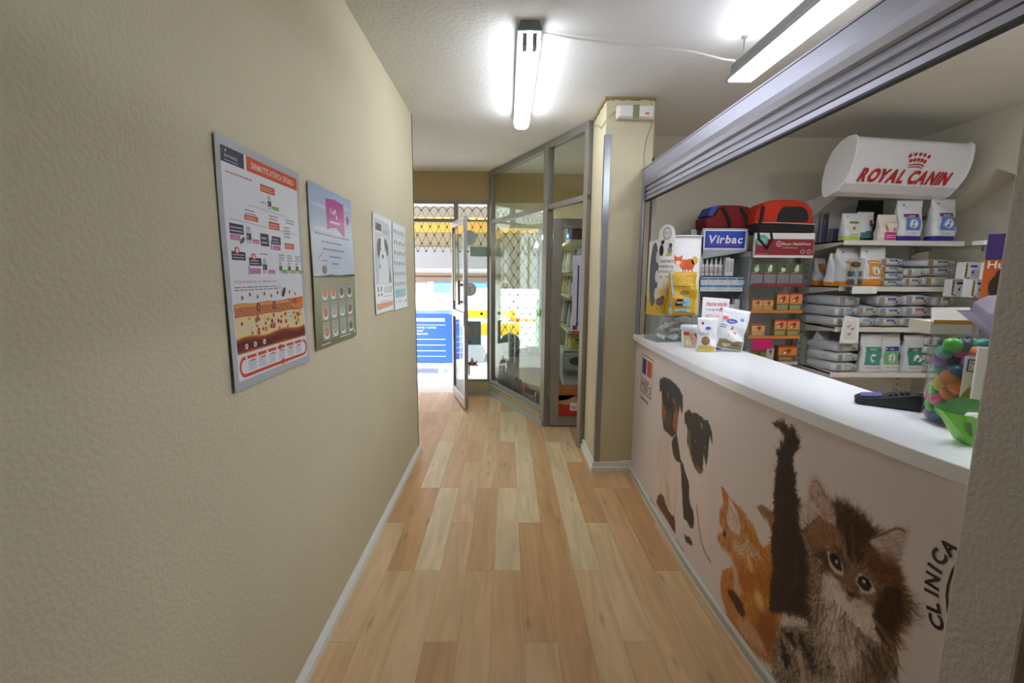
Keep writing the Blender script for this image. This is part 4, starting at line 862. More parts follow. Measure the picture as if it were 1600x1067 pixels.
def fur(name, n, ln, dirf, cols, alpha=.6, grow=0, jit=.35, own=0, wd=1):
    sl, s, Yg, Zg = sdf(name); ok = np.argwhere(s > -grow); pick = ok[rng.randint(0, len(ok), n)]
    py, pz = Yg[pick[:, 0], pick[:, 1]], Zg[pick[:, 0], pick[:, 1]]; d = np.array([dirf(a, b) for a, b in zip(py, pz)]); an = np.arctan2(d[:, 1], d[:, 0])+rng.randn(n)*jit
    L_ = ln*(.5+rng.rand(n)); cc = np.array(cols, float)[rng.randint(0, len(cols), n)]*(.85+.3*rng.rand(n, 1)); cu = rng.randn(n)*.5
    jj, ii = np.clip(((pz-Z0)/ST).astype(int), 0, nZ-1), np.clip(((Y1-py)/ST).astype(int), 0, nY-1)
    if own: cc = cc*(1-own)+img[jj, ii]*own*(.8+.45*rng.rand(n, 1))
    K = max(6, int(ln*1.5/ST*1.4))
    for k in range(K):
        t = k/K; aa = an+cu*t; yy_ = py+np.cos(aa)*L_*t; zz = pz+np.sin(aa)*L_*t
        fi, fj = (Y1-yy_)/ST, (zz-Z0)/ST; i, j = fi.astype(int), fj.astype(int); a = alpha*(1-t)*.8
        for di, dj in ((0, 0), (1, 0), (0, 1), (1, 1)):
            w = (1-abs(fi-i-di))*(1-abs(fj-j-dj)); I, J = np.clip(i+di, 0, nY-1), np.clip(j+dj, 0, nZ-1)
            am = (a*np.clip(w*wd, 0, 1))[:, None]; img[J, I] = img[J, I]*(1-am)+cc*am
def stroke(pts, col, w, alpha=1):
    P = [(a, b) for a, b in pts]
    for p, q in zip(P, P[1:]):
        l = math.hypot(q[0]-p[0], q[1]-p[1]) or 1; x, y = -(q[1]-p[1])/l*w/2, (q[0]-p[0])/l*w/2
        paint([(p[0]-x, p[1]-y), (q[0]-x, q[1]-y), (q[0]+x, q[1]+y), (p[0]+x, p[1]+y)], col, .0025, alpha=alpha)
DK = (38, 24, 18); down = lambda y, z: (-.1, -1)
# two puppies
paint('d1body', (226, 210, 204), .012, .003); paint('d2body', (228, 212, 206), .012, .003)
paint([(2560, 560), (2440, 570), (2420, 420), (2460, 260), (2560, 300), (2620, 420)], (214, 184, 170), .03, .004, .6); paint([(2640, 500), (2600, 470), (2600, 330), (2640, 300)], (200, 176, 150), .02, .004, .5)
paint([(2480, 300), (2420, 300), (2380, 190), (2440, 170)], (186, 160, 120), .02, .003, .6); paint([(2330, 420), (2300, 300), (2290, 120), (2330, 100), (2350, 250)], (206, 186, 176), .02, 0, .6)
fur('d1body', 1500, .02, down, [(236, 224, 220), (206, 190, 180), (220, 200, 190)], .25); fur('d2body', 1000, .02, down, [(236, 224, 220), (206, 190, 180)], .25)
paint('d1leg', (92, 50, 26), .006, .003, var=.15); fur('d1leg', 500, .02, down, [(50, 26, 16), (140, 80, 40)], .4)
paint('d1sh', DK, .004, .002); paint('d2patch', DK, .004, .002); paint('d1under', (44, 28, 22), .006)
paint('d1head', (30, 20, 18), .003, .002, var=.1); paint('d1muz', (84, 60, 52), .012, .002); paint('d1tanL', (160, 92, 34), .007, .003); paint('d1tanR', (168, 92, 36), .007, .003)
paint('d1brow', (130, 72, 40), .005, .002); paint('d1brow2', (150, 86, 44), .005, .002)
fur('d1head', 900, .016, lambda y, z: (.2, -1), [(20, 14, 12), (70, 50, 40)], .3, own=.5); fur('d1sh', 250, .016, down, [(20, 14, 12), (60, 40, 30)], .3)
paint([(2520, 610), (2465, 612), (2470, 590), (2515, 586)], (24, 18, 18), .006)
paint('d2head', (32, 19, 13), .003, .002, var=.08); paint('d2blaze', (206, 196, 190), .003); paint('d2muz', (120, 90, 66), .006, .002); fur('d2head', 700, .016, lambda y, z: (0, -1), [(24, 16, 12), (66, 44, 30)], .3)
paint([(2075, 560), (2040, 560), (2045, 548), (2068, 546)], (150, 60, 40), .005)
paint([(2215, 690), (2190, 560), (2150, 570), (2190, 700)], (206, 200, 150), .01, .003, .5)
for nm in ('d1eyes', 'd2eyes'):
    for (a, b) in TR[nm]:
        paint([(a+12, b+10), (a-12, b+10), (a-12, b-10), (a+12, b-10)], (14, 10, 10), .006); paint([(a+3, b+4), (a-3, b+4), (a-3, b-3), (a+3, b-3)], (220, 220, 220), .003)
for nm, w, c_ in (('l1', 5, (90, 62, 40)), ('l2', 12, (168, 140, 110)), ('l2', 5, (130, 92, 60)), ('l3', 6, (180, 150, 120)), ('l4', 6, (120, 96, 80)), ('l5', 4, (150, 120, 90))): stroke(TR[nm], c_, w, .8)
# ginger kitten seen from behind
OG = (192, 126, 60)
paint('k1', OG, .007, .005, var=.10)
fur('k1', 4200, .034, lambda y, z: (-.4, -1) if z < .4 else (-.5, -.5), [(222, 156, 76), (166, 92, 32), (232, 178, 110), (190, 108, 38), (150, 80, 30)], .5, .003, jit=.25)
for q_ in ([(1640, 420), (1600, 380), (1560, 330), (1620, 360)], [(1580, 300), (1540, 250), (1500, 260), (1540, 310)]): fur(q_, 200, .04, lambda y, z: (-.3, -1), [(236, 200, 140), (226, 170, 90)], .5)
paint('k1deep', (170, 84, 22), .03, .01, .7); paint('k1low', (140, 78, 40), .02, .006, .8); fur('k1deep', 900, .03, down, [(150, 72, 18), (206, 130, 50)], .4)
paint('k1paw', (206, 160, 120), .012, .004, .9); paint('k1dark', (70, 34, 18), .006, .004); paint('k1chest', (214, 190, 170), .010, .006, .85); paint('k1chest2', (212, 184, 164), .01, .005, .85)
fur('k1chest', 500, .022, lambda y, z: (-.8, .5), [(236, 220, 206), (170, 110, 60)], .5); fur('k1paw', 400, .015, down, [(226, 190, 160), (160, 104, 70)], .4)
paint('k1eart', (190, 104, 48), .003, .002); paint('k1inner', (214, 192, 180), .004, .002); paint('k1pink', (168, 110, 96), .006); fur('k1inner', 300, .03, lambda y, z: (-.3, -1), [(236, 226, 220), (190, 150, 130)], .5)
paint('k1chin', (222, 204, 190), .008); paint('k1eye', (60, 56, 58), .003); paint('k1nose', (176, 90, 76), .004)
stroke([(1796, 402), (1780, 396), (1778, 374)], (210, 200, 190), 3)
# dark tabby turned away, tail up
TB = (34, 20, 13)
paint('fold', (150, 96, 60), .005, .005); fur('fold', 400, .02, lambda y, z: (-.6, -.4), [(120, 70, 40), (190, 140, 100)], .5, .003)
paint('tail', TB, .006, .004)
fur('tail', 2600, .022, lambda y, z: (.45 if y > 1.43 else -.5, 1 if z > .65 else -1), [(24, 14, 10), (60, 36, 22), (40, 24, 16)], .6, .003, .3)
fur('tail', 1500, .03, down, [(60, 36, 22), (22, 14, 10), (84, 52, 32)], .3)
stroke([(1385, 560), (1372, 520), (1370, 470), (1382, 430)], (120, 84, 60), 5, .5)
# tabby kitten facing us
NX_, NZ_ = 1.168, .585
rad = lambda y, z: ((y-NX_), (z-NZ_)+.02)
paint('k2low', (150, 128, 110), .012, .006); fur('k2low', 1500, .035, lambda y, z: (.25, -1), [(206, 190, 176), (60, 44, 34), (120, 98, 80)], .5)
for nm in ('k2ls1', 'k2ls2', 'k2ls3'): paint(nm, (34, 26, 24), .008, .006)
stroke([(1330, 250), (1300, 190), (1280, 100)], (226, 200, 190), 26, .6)
paint('k2head', (116, 86, 68), .006, .006, var=.12)
fur('k2head', 4200, .03, lambda y, z: rad(y, z) if z > .52 else (.25*(y-NX_)*8, -1), [(160, 128, 102), (92, 66, 50), (64, 44, 34), (184, 156, 134)], .5, .002, jit=.22)
paint('k2crown', (44, 27, 19), .014, .006); fur('k2crown', 1300, .035, rad, [(30, 18, 12), (70, 46, 32), (96, 62, 42)], .5, .006)
paint('k2brown', (136, 98, 74), .02, .006, .8); fur('k2brown', 900, .03, rad, [(150, 98, 66), (100, 62, 44), (170, 128, 98)], .5)
paint('k2brow2', (120, 86, 64), .02, .006, .8); fur('k2brow2', 1300, .03, rad, [(140, 92, 60), (70, 44, 30), (90, 60, 40)], .5)
for nm in ('k2earL', 'k2earR'): paint(nm, (196, 178, 170), .006, .003)
paint('k2earLin', (150, 98, 80), .010, .004); paint('k2earRin', (150, 112, 98), .012, .005); fur('k2earL', 500, .03, lambda y, z: (.2, 1), [(216, 200, 192), (150, 110, 92)], .45); fur('k2earR', 400, .025, lambda y, z: (-.6, .7), [(206, 190, 182), (150, 120, 104)], .4)
stroke(TR['k2earRr'], (110, 78, 58), 5, .9); stroke(TR['k2earLr'], (130, 108, 96), 4, .8)
fur([(1370, 640), (1300, 740), (1340, 760), (1385, 700)], 300, .03, lambda y, z: (.8, .5), [(216, 200, 190), (190, 170, 160)], .6)
paint('k2cheekL', (62, 42, 32), .012, .005, .85); paint('k2dk3', (40, 25, 18), .02, .008); paint('k2dk4', (48, 32, 24), .02, .008, .85)
for nm in ('k2stripe1', 'k2stripe2'): paint(nm, (48, 30, 22), .006, .003)
stroke([(1192, 760), (1180, 720), (1176, 680)], (120, 86, 62), 7, .6); stroke([(1222, 745), (1208, 715), (1200, 690)], (110, 78, 56), 6, .6)
stroke([(1236, 700), (1220, 668), (1204, 640)], (160, 130, 110), 6, .6); stroke([(1214, 720), (1200, 690), (1200, 650)], (150, 118, 96), 5, .6); stroke([(1172, 690), (1165, 660), (1170, 640)], (140, 106, 84), 5, .5)
paint('k2nosebr', (128, 94, 72), .012, .004)
paint('k2white', (204, 186, 178), .014, .010); fur('k2white', 1700, .04, lambda y, z: ((y-NX_)*3, -1) if z < .54 else rad(y, z), [(236, 220, 212), (190, 170, 158), (214, 196, 184)], .45, .006, jit=.2)
fur([(1290, 560), (1240, 575), (1180, 550), (1110, 545), (1120, 420), (1150, 300), (1200, 330), (1235, 430)], 1100, .055, lambda y, z: ((y-NX_)*2, -1), [(240, 228, 222), (226, 210, 202), (214, 196, 186)], .6, jit=.18)
paint([(1215, 560), (1180, 575), (1150, 560), (1130, 530), (1160, 500), (1200, 510)], (224, 206, 198), .014, .004, .7)
paint('k2tear', (150, 118, 96), .010, .004, .6)
paint('k2dk1', (24, 17, 14), .012, .008); paint('k2dk2', (60, 44, 34), .012, .008, .85)
fur('k2dk2', 500, .05, lambda y, z: (-.8, -1), [(50, 36, 28), (190, 172, 160)], .5); fur('k2dk3', 900, .035, lambda y, z: (-1, -.6), [(36, 22, 16), (90, 56, 38), (60, 38, 26)], .5, .008); fur('k2dk1', 600, .03, down, [(20, 14, 12), (60, 46, 36)], .5)
paint([(1318, 600), (1300, 520), (1262, 520), (1275, 590)], (150, 122, 104), .02, .008, .7); fur([(1322, 610), (1305, 450), (1262, 450), (1275, 600)], 420, .045, lambda y, z: (.5, -1), [(190, 170, 156), (70, 50, 38), (110, 84, 66)], .45)
fur([(1300, 480), (1220, 520), (1130, 500), (1080, 440), (1060, 330), (1120, 100), (1240, 100), (1262, 300)], 1500, .07, lambda y, z: ((y-1.19)*2.2, -1), [(226, 208, 198), (84, 64, 50), (190, 170, 156), (120, 96, 76), (214, 196, 184)], .55, jit=.16)
fur([(1120, 470), (1060, 520), (1040, 400), (1080, 200), (1130, 200)], 700, .06, lambda y, z: (-.8, -1), [(60, 42, 32), (100, 74, 56), (170, 148, 130)], .5, jit=.2)
for a in ('L', 'R'):
    paint('k2rim'+a, (206, 190, 178), .004, .0015); paint('k2eye'+a, (26, 18, 16), .0025)
for (a, b) in TR['k2glint']:
    paint([(a+16, b-4), (a-8, b-6), (a-6, b-20), (a+12, b-18)], (62, 46, 38), .005, alpha=.8); paint([(a+4, b+4), (a-4, b+4), (a-4, b-4), (a+4, b-4)], (230, 230, 230), .0025)
paint('k2nose', (70, 42, 34), .004); paint('k2mouth', (120, 70, 60), .004)
for k in range(9):
    a0 = (1168-10+k*3, 560-4*k); s_ = 1 if k % 2 else -1; stroke([a0, (a0[0]+s_*70, a0[1]-10+5*k), (a0[0]+s_*130, a0[1]-50+9*k)], (214, 204, 196), 1.6, .35)
img = np.clip(img, 0, 255)/255.; li = np.where(img <= .04045, img/12.92, ((img+.055)/1.055)**2.4)
Yg, Zg = np.meshgrid(gy, gz); px_ = np.where(Yg < 2.25, .917+.05*(2.25-Yg)**2, .917+.025*(Yg-2.25)**2)-.001
co = np.stack([px_, Yg, Zg], -1).reshape(-1, 3)
a = (np.arange(nZ-1)[:, None]*nY+np.arange(nY-1)[None, :]).reshape(-1); fc = np.stack([a, a+1, a+nY+1, a+nY], -1)
me = bpy.data.meshes.new('printed_front'); me.vertices.add(len(co)); me.vertices.foreach_set('co', co.ravel()); me.loops.add(fc.size); me.loops.foreach_set('vertex_index', fc.ravel().astype(np.int32))
me.polygons.add(len(fc)); me.polygons.foreach_set('loop_start', (np.arange(len(fc))*4).astype(np.int32)); me.update(calc_edges=True); me.polygons.foreach_set('use_smooth', [True]*len(fc))
at = me.color_attributes.new('Col', 'FLOAT_COLOR', 'POINT'); at.data.foreach_set('color', np.concatenate([li.reshape(-1, 3), np.ones((len(co), 1))], 1).astype(np.float32).ravel())
M['mural'] = mat('laminated_print', rough=.3, spec=.28, vc=True); me.materials.append(M['mural'])
o = bpy.data.objects.new('printed_front', me); C.objects.link(o); o.parent = ct; o['label'] = 'front panel printed with two puppies and three kittens'
# crest, name and round lettering on the print; u runs towards the camera (-Y)
g = GFX(lambda u, v, o: (PX(-u)-.0016-o, -u, v), .0003)
IK = (40, 36, 40)
def fr(u0, v0, u1, v1, w, c): g.rect(u0, v0, u1, v0+w, c, 1, 4, 1); g.rect(u0, v1-w, u1, v1, c, 1, 4, 1); g.rect(u0, v0, u0+w, v1, c); g.rect(u1-w, v0, u1, v1, c)
fr(-3.098, .676, -2.826, .936, .007, (66, 62, 60)); g.rect(-3.074, .806, -2.976, .911, (58, 40, 120), 1, 3, 1); g.rect(-2.953, .806, -2.853, .911, (190, 62, 44), 1, 3, 1)
g.text("Hill's", -3.078, .694, .088, (52, 48, 50), fit=.232, bold=-.002); g.bars(-3.09, .626, -2.83, .648, 1, (120, 114, 114), 2, .7)
cu_, cv_ = -.75, .757                          # CLINICA set on an arc
for ch, (yy_, zz) in zip('CLINICA', [TR[k][0] for k in ('letC', 'letL', 'letI', 'letN', 'letI2', 'letC2', 'letA')]):
    u, v = -yy_/1000, zz/1000; an = math.atan2(v-cv_, u-cu_)-PI/2
    V, F, w = glyph(ch, .035); w = max(x for x, y in V)+min(x for x, y in V); hk = .034/.72; c_, s_ = math.cos(an), math.sin(an); P = []
    for x, y in V: X1, Y1_ = (x-w/2)*hk, (y-.36)*hk*.9; P.append(g.fn(u+X1*c_-Y1_*s_, v+X1*s_+Y1_*c_, .0005))
    g.add(P, F, IK)
g.line([(-y/1000, z/1000) for y, z in TR['arc']], .005, IK); g.ell(-.93, .919, .002, .003, IK)
g.build('lettering', 'gloss', ct)
# ------------------------------------------------------------ shelving unit with the bag display
gx0, gx1, gyf, gyb = 2.57, 3.50, 3.54, 3.98
SZ = [1.742, 1.393, 1.075, .712]
gd = thing('shelving_unit', 'cream metal shelving unit stacked with pet food bags behind the counter', 'shelving', (0, 0, 0))
MB().box(gx0, gx1, gyb, gyb+.02, .1, 2.10, (222, 224, 226)).build('back_panel', 'shelf', gd)
for x in (gx0-.01, gx1-.03):
    mb = MB().box(x, x+.035, gyb-.02, gyb+.05, 0, 2.11, (226, 224, 218))
    for i in range(34): mb.box(x+.008, x+.013, gyb-.0215, gyb-.019, .3+i*.052, .33+i*.052, (60, 60, 60)).box(x+.022, x+.027, gyb-.0215, gyb-.019, .3+i*.052, .33+i*.052, (60, 60, 60))
    mb.build('upright', 'plastic', gd)
for z in SZ+[.3]:
    s = MB().box(gx0, gx1, gyf+.003, gyb, z-.012, z).build('shelf', 'shelf', gd)
    MB().box(gx0, gx1, gyf, gyf+.014, z-.037, z+.001).build('price_rail', 'shelf', s, bevel=.003)
    for x in (gx0, gx1-.004): MB().prism([(gyf+.01, z-.03), (gyb, z-.075), (gyb, z), (gyf+.01, z)], lambda u, v, w: (w, u, v), x, x+.004).build('bracket', 'shelf', s)
MB().box(gx0, gx1, gyf+.06, gyb, 0, .1, (190, 188, 180)).build('plinth', 'shelf', gd)
# fan shaped arms that hold the sign
for x in (gx0+.0, gx1-.01): MB().prism([(gyb, 1.95), (gyb, 2.10), (3.70, 2.17), (3.58, 2.12), (3.66, 2.09)], lambda u, v, w: (w, u, v), x, x+.006).build('sign_arm', 'shelf', gd)
sg = thing('shop_sign', 'curved white sign with a red crown and red lettering above the shelves', 'sign', (2.405, 3.30, 2.06), .155)
# front curve in (y, z): bulges forward, top leans back
prof = [(.20, .0), (.12, .028), (.07, .08), (.035, .13), (.012, .19), (.0, .25), (-.004, .31), (.0, .35), (.02, .37), (.07, .372), (.13, .352), (.19, .30), (.232, .22), (.25, .12), (.245, .04), (.225, .005)]
flat = [(.20, .0), (.13, .018), (.064, .066), (-.001, .285), (-.004, .32), (.0, .35), (.02, .37)]+prof[9:]
MB().prism(flat, lambda u, v, w: (w, u, v), .012, .972, (232, 232, 236)).build('sign_body', 'plastic', sg, smooth=False, bevel=.002)
for x in (-.004, .972):
    MB().prism([(.128+(u-.128)*1.07, .188+(v-.188)*1.06) for u, v in prof], lambda u, v, w: (w, u, v), x, x+.016, (238, 238, 238)).build('end_cap', 'plastic', sg, bevel=.004)
def sgf(u, v, o):
    P = flat[0:7]; 
    for (a, b_), (c, d_) in zip(P, P[1:]):
        if b_ <= v <= d_ or (c, d_) == P[-1]: t = (v-b_)/(d_-b_); return (u, a+(c-a)*t-.0055-o, v)
    return (u, 0, v)
g = GFX(sgf, .0006); RD = (186, 30, 22)
g.text('ROYAL CANIN', .085, .082, .084, RD, 2, fit=.77, bold=.045, shear=.42)
for k in range(5): 
    t = (k-2)/2; g.ell(.535+t*.078, .270-.012*t*t, .0115, .0125, RD, 2); g.ell(.535+t*.061, .236-.010*t*t, .0115, .0125, RD, 2)
for j, (rr, w) in enumerate(((.068, .008), (.060, .006))):
    for k in range(10):
        t0, t1 = -1+k/5, -1+(k+1)/5; y = .202-j*.014; g.poly([(.535+t0*rr, y-.010*t0*t0), (.535+t1*rr, y-.010*t1*t1), (.535+t1*rr, y+w-.010*t1*t1), (.535+t0*rr, y+w-.010*t0*t0)], RD, 2)
g.build('lettering', 'print', sg)

# printed fronts of the bags
VI = (60, 50, 120)
def head_(g, c=(206, 200, 190)): g.ell(-.6, .88, .08, .02, VI, 2, 8)
def icon(g, u, v, s, kind, c=(50, 40, 110)):
    if kind == 'cat': g.ell(u, v-.02, s*.28, s*.20, c, 4, 10); g.ell(u+s*.05, v+s*.16, s*.16, s*.10, c, 4, 8); g.poly([(u+s*.0, v+s*.2), (u+s*.03, v+s*.34), (u+s*.14, v+s*.22)], c, 4); g.line([(u-s*.2, v-s*.12), (u-s*.42, v-s*.16)], s*.06, c, 4)
    else: g.ell(u, v, s*.36, s*.10, c, 4, 10); g.ell(u+s*.36, v+s*.14, s*.14, s*.09, c, 4, 8); g.line([(u-s*.32, v+s*.02), (u-s*.5, v+s*.16)], s*.06, c, 4); [g.rect(u+q*s-.02, v-s*.26, u+q*s+.02, v, c, 4) for q in (-.28, -.16, .18, .3)]
def vet(c1, c2, kind, strip=None, base=None):
    def a(g):
        head_(g); g.rect(-.62, .58, .5, .66, strip or c2, 2, 5, 1); g.bars(-.55, .595, .4, .645, 1, (226, 226, 236), 3); g.rect(-.5, .26, .6, .57, c1, 2, 5, 3); g.ell(.05, .41, .34, .125, tuple(min(255, x+60) for x in c1), 3, 18); g.ell(.05, .41, .27, .10, (236, 238, 240), 4, 18)
        icon(g, .05, .40, .36, kind); 
        g.text('ROYAL CANIN', -.1, .185, .03, (186, 60, 50), 3, fit=.7, bold=.01, align='C') if base is None else g.text('ROYAL CANIN', 0, .17, .028, (186, 60, 50), 3, fit=.7, bold=.01, align='C')
    return a
BLU = (60, 50, 150); 
U = 'upright bags on the shelving unit'
t1 = SZ[0]
pouch('food_bag', 'white pet food bag with a lime green base, leftmost on the top shelf', .15, .09, .215, (2.69, 3.66, t1), .08, lambda g: (head_(g), g.rect(-.5, .62, .5, .70, (120, 128, 60), 2, 4, 1), g.rect(-.45, .36, .5, .60, (226, 222, 196), 2, 4, 2), icon(g, 0, .46, .3, 'dog'), g.bars(-.4, .22, .5, .28, 1, (196, 90, 80), 2)), group=U, seed=11, bands=((0, .17, (196, 216, 96)),))
pouch('food_bag', 'black food bag bulging above the small bags on the top shelf', .21, .12, .345, (2.965, 3.83, t1), 0, lambda g: (g.rect(-.6, .3, .6, .5, (60, 62, 66), 2, 4, 2)), base=(26, 27, 30), group=U, seed=12, top=.12)
pouch('food_bag', 'white bag with teal and black base and a cat picture before the black bag', .13, .08, .235, (2.845, 3.72, t1), -.05, lambda g: (g.rect(-.1, .3, .95, .36, (70, 130, 130), 2, 4, 1), g.ell(.6, .62, .3, .12, (120, 80, 60), 2, 10), g.ell(.72, .66, .16, .08, (200, 180, 160), 3, 8), g.bars(.1, .84, .9, .88, 1, (190, 60, 60), 2)), base=(228, 228, 228), group=U, seed=13, bands=((0, .14, (24, 26, 32)), (.14, .32, (80, 134, 136))))
pouch('food_bag', 'white bag with a pink base label and a ginger cat on the top shelf', .145, .09, .20, (2.925, 3.60, t1), -.02, lambda g: (g.text('ROYAL CANIN', 0, .66, .05, (190, 60, 60), 2, fit=1.2, align='C'), g.ell(-.3, .47, .18, .12, (190, 130, 80), 2, 10), g.ell(-.32, .58, .08, .05, (190, 130, 80), 3, 8), g.ell(.6, .42, .15, .08, (190, 140, 90), 2, 10), g.rect(-.5, .03, .9, .32, (206, 44, 130), 2, 6, 2), g.bars(-.4, .1, .8, .26, 2, (244, 200, 226), 3)), base=(232, 224, 212), group=U, seed=14)
pouch('food_bag', 'tall white bag with a violet base and blue cat panel, mid top shelf', .20, .11, .31, (3.105, 3.62, t1), .0, vet((96, 132, 196), BLU, 'cat', (120, 50, 120), 1), group=U, seed=15, bands=((0, .14, (56, 46, 140)),))
pouch('food_bag', 'white bag half hidden between the two tall blue panel bags', .17, .09, .28, (3.27, 3.78, t1), .1, vet((120, 150, 206), BLU, 'cat', None, 1), group=U, seed=16, bands=((0, .12, (56, 46, 140)),))
pouch('food_bag', 'tall slanting white bag with violet base, rightmost on the top shelf', .21, .12, .325, (3.375, 3.63, t1), .12, vet((96, 132, 196), BLU, 'cat', (120, 50, 120), 1), group=U, seed=17, bands=((0, .14, (56, 46, 140)),), wr=.012)
for (x, y, r_, h_, cl, lb) in ((2.612, 3.86, .036, .25, (96, 92, 120), 'tall clear tube of dark blister packs at the left of the top shelf'), (2.665, 3.80, .032, .115, (60, 60, 140), 'short clear tube of blue packs beside the tall tube on the top shelf')):
    tb = thing('clear_tube', lb, 'tube', (x, y, t1), 0, 'clear tubes on the top shelf')
    MB().lathe([(r_*.9, 0), (r_, .004), (r_, h_-.004), (r_*.92, h_)], 20).build('tube_wall', 'clear', tb, smooth=True)
    mb = MB(); rr = random.Random(int(h_*1000))
    for k in range(9):
        a = k*.7; q = r_*.62; mb.box(q*math.cos(a)-.009, q*math.cos(a)+.009, q*math.sin(a)-.009, q*math.sin(a)+.009, .004, h_*(.86+.1*rr.random()), rr.choice([cl, (150, 148, 160), (70, 66, 90)]))
    mb.build('packs', 'plastic', tb)
OG_ = (226, 146, 40); t2 = SZ[1]
pouch('food_bag', 'white bag edge with orange stripes at the far left of the second shelf', .10, .07, .225, (2.615, 3.86, t2), .2, lambda g: g.rect(-.6, .5, .6, .8, OG_, 2, 3, 2), group=U, seed=21, bands=((0, .2, OG_),))
pouch('food_bag', 'white bag side with lilac text panel and orange foot on the second shelf', .12, .09, .26, (2.625, 3.71, t2), .5, lambda g: (g.rect(-.6, .22, .6, .76, (206, 206, 224), 2, 4, 3), g.bars(-.5, .26, .5, .72, 12, (176, 176, 196), 3), g.rect(-.6, .82, .6, .88, OG_, 2, 4, 1)), group=U, seed=22, bands=((0, .1, OG_),))
pouch('food_bag', 'bulky white bag with a yellow panel, left of the hanging clear pack', .23, .13, .30, (2.715, 3.68, t2), .2, vet((230, 186, 70), OG_, 'cat', OG_, 1), group=U, seed=23, bands=((0, .14, OG_),), wr=.014)
pouch('food_bag', 'white bag with an orange cat panel, right of the hanging clear pack', .19, .11, .305, (2.86, 3.62, t2), -.04, vet((226, 150, 44), OG_, 'cat', OG_, 1), group=U, seed=24, bands=((0, .17, OG_),))
hp = thing('hanging_display_pack', 'clear hanging pack of dark phials in front of the second shelf', 'pack', (2.645, 3.495, 1.335))
MB().box(-.062, .062, -.015, .015, 0, .27).build('pouch', 'clear', hp, bevel=.01)
mb = MB(); rr = random.Random(2)
for i in range(4):
    for j in range(3): mb.lathe([(.004, .012+j*.06), (.011, .014+j*.06), (.011, .045+j*.06), (.005, .055+j*.06)], 8, -.042+i*.028, 0, rr.choice([(70, 74, 84), (180, 184, 190), (110, 114, 124)]))
mb.lathe([(.0, .20), (.03, .21), (.03, .235), (.0, .245)], 10, 0, 0, (110, 70, 50)); mb.build('phials', 'plastic', hp)
tag(MB().box(-.10, .085, 0, .12, -.003, 0, (232, 232, 230)).box(-.10, .085, -.003, 0, -.055, 0, (232, 232, 230)).build('shelf_card', 'print', loc=(2.68, 3.42, 1.396)), 'blank white card under the hanging clear pack on the second shelf', 'card')
fl = thing('hanging_flyer', 'white flyer with small pink drawings hanging in front of the third shelf', 'flyer', (2.585, 3.50, .955), .0)
MB().prism([(0, 0), (.15, .0), (.14, .20), (.02, .215)], lambda u, v, w: (u, w, v), 0, .0015, (240, 240, 238)).build('sheet', 'print', fl)
g = GFX(lambda u, v, o: (u, -o, v)); g.rect(.03, .03, .12, .17, (226, 224, 222)); 
for (a, b_) in ((.06, .13), (.09, .11), (.07, .07)): g.ell(a, b_, .014, .009, (200, 150, 130), 2, 8); g.ell(a+.01, b_+.008, .006, .005, (110, 90, 86), 3, 6)
g.build('printed_artwork', 'print', fl)

GD_ = (160, 130, 70); GRY = (150, 146, 140)
def flap(band, lab, kind='cat', lc=None):
    def a(g): g.rect(-1, 0, -.62, 1, band, 1); g.rect(-.3, .55, .45, .9, lab, 2); g.bars(-.22, .62, .38, .82, 1, (226, 228, 240), 3); g.ell(.55, .35, .09, .12, VI, 2, 8); g.ell(.62, .5, .05, .09, VI, 2, 8); g.bars(.2, .12, .9, .22, 1, (200, 130, 120), 2)
    return a
Lg = 'bags lying on the shelving unit'
rk_ = ['at the bottom', 'second from the bottom', 'third from the bottom', 'at the top']
def stack(x, z, w, hs, labs, band, where, y=3.555, ln=.36, rz=0, jx=0.008, seed=0):
    r = random.Random(seed)
    for i, (h_, (lc, ln_)) in enumerate(zip(hs, labs)):
        pos_ = 'topmost' if i == len(hs)-1 else ('lowest' if i == 0 else ('middle' if len(hs) == 3 else ('second from the bottom' if i == 1 else 'second from the top')))
        pillow('food_bag', f'{ln_} labelled white bag, {pos_} in the {where}', w*(.97+.05*r.random()), ln, h_-.0015, (x+r.uniform(-jx, jx), y+r.uniform(0, .02), z), rz+r.uniform(-.04, .04), flap(band, lc), base=r.choice([(214, 218, 222), (220, 222, 226), (208, 214, 220)]), group=Lg, seed=seed+i); z += h_
B1, B2, G1, G2, R1, Y1_, T1, BK_ = ((56, 56, 140), 'dark blue'), ((90, 160, 206), 'light blue'), ((90, 130, 70), 'green'), ((180, 206, 90), 'lime'), ((176, 40, 90), 'crimson'), ((230, 200, 90), 'yellow'), ((100, 180, 170), 'teal'), ((60, 50, 56), 'black')
stack(2.985, t2, .19, [.052, .055, .052, .062], [B1, B1, B1, B1], GD_, 'gold edged stack of four', seed=50)
stack(3.155, t2, .15, [.075, .07], [((60, 110, 70), 'dark green'), G2], GD_, 'pair on the second shelf', seed=60, ln=.3)
stack(3.36, t2, .26, [.085, .068, .06], [G2, BK_, ((90, 60, 50), 'brown')], GD_, 'gold edged stack of three', seed=70, rz=.12)
t3 = SZ[2]
stack(2.665, t3, .165, [.08, .082, .085], [B2, B2, T1], GRY, 'leftmost third shelf stack', seed=80, rz=.10, ln=.40)
stack(2.825, t3, .17, [.08, .09], [B2, G1], GRY, 'pair on the third shelf', seed=90)
stack(3.01, t3, .185, [.08, .08, .09], [B1, B1, B1], GRY, 'middle third shelf stack', seed=100)
stack(3.225, t3, .22, [.08, .09, .09], [Y1_, R1, BK_], GRY, 'mixed stack on the third shelf', seed=110, rz=.1)
stack(3.42, t3, .15, [.08, .085, .09], [T1, T1, BK_], GRY, 'rightmost third shelf stack', seed=120, rz=.1)
t4 = SZ[3]
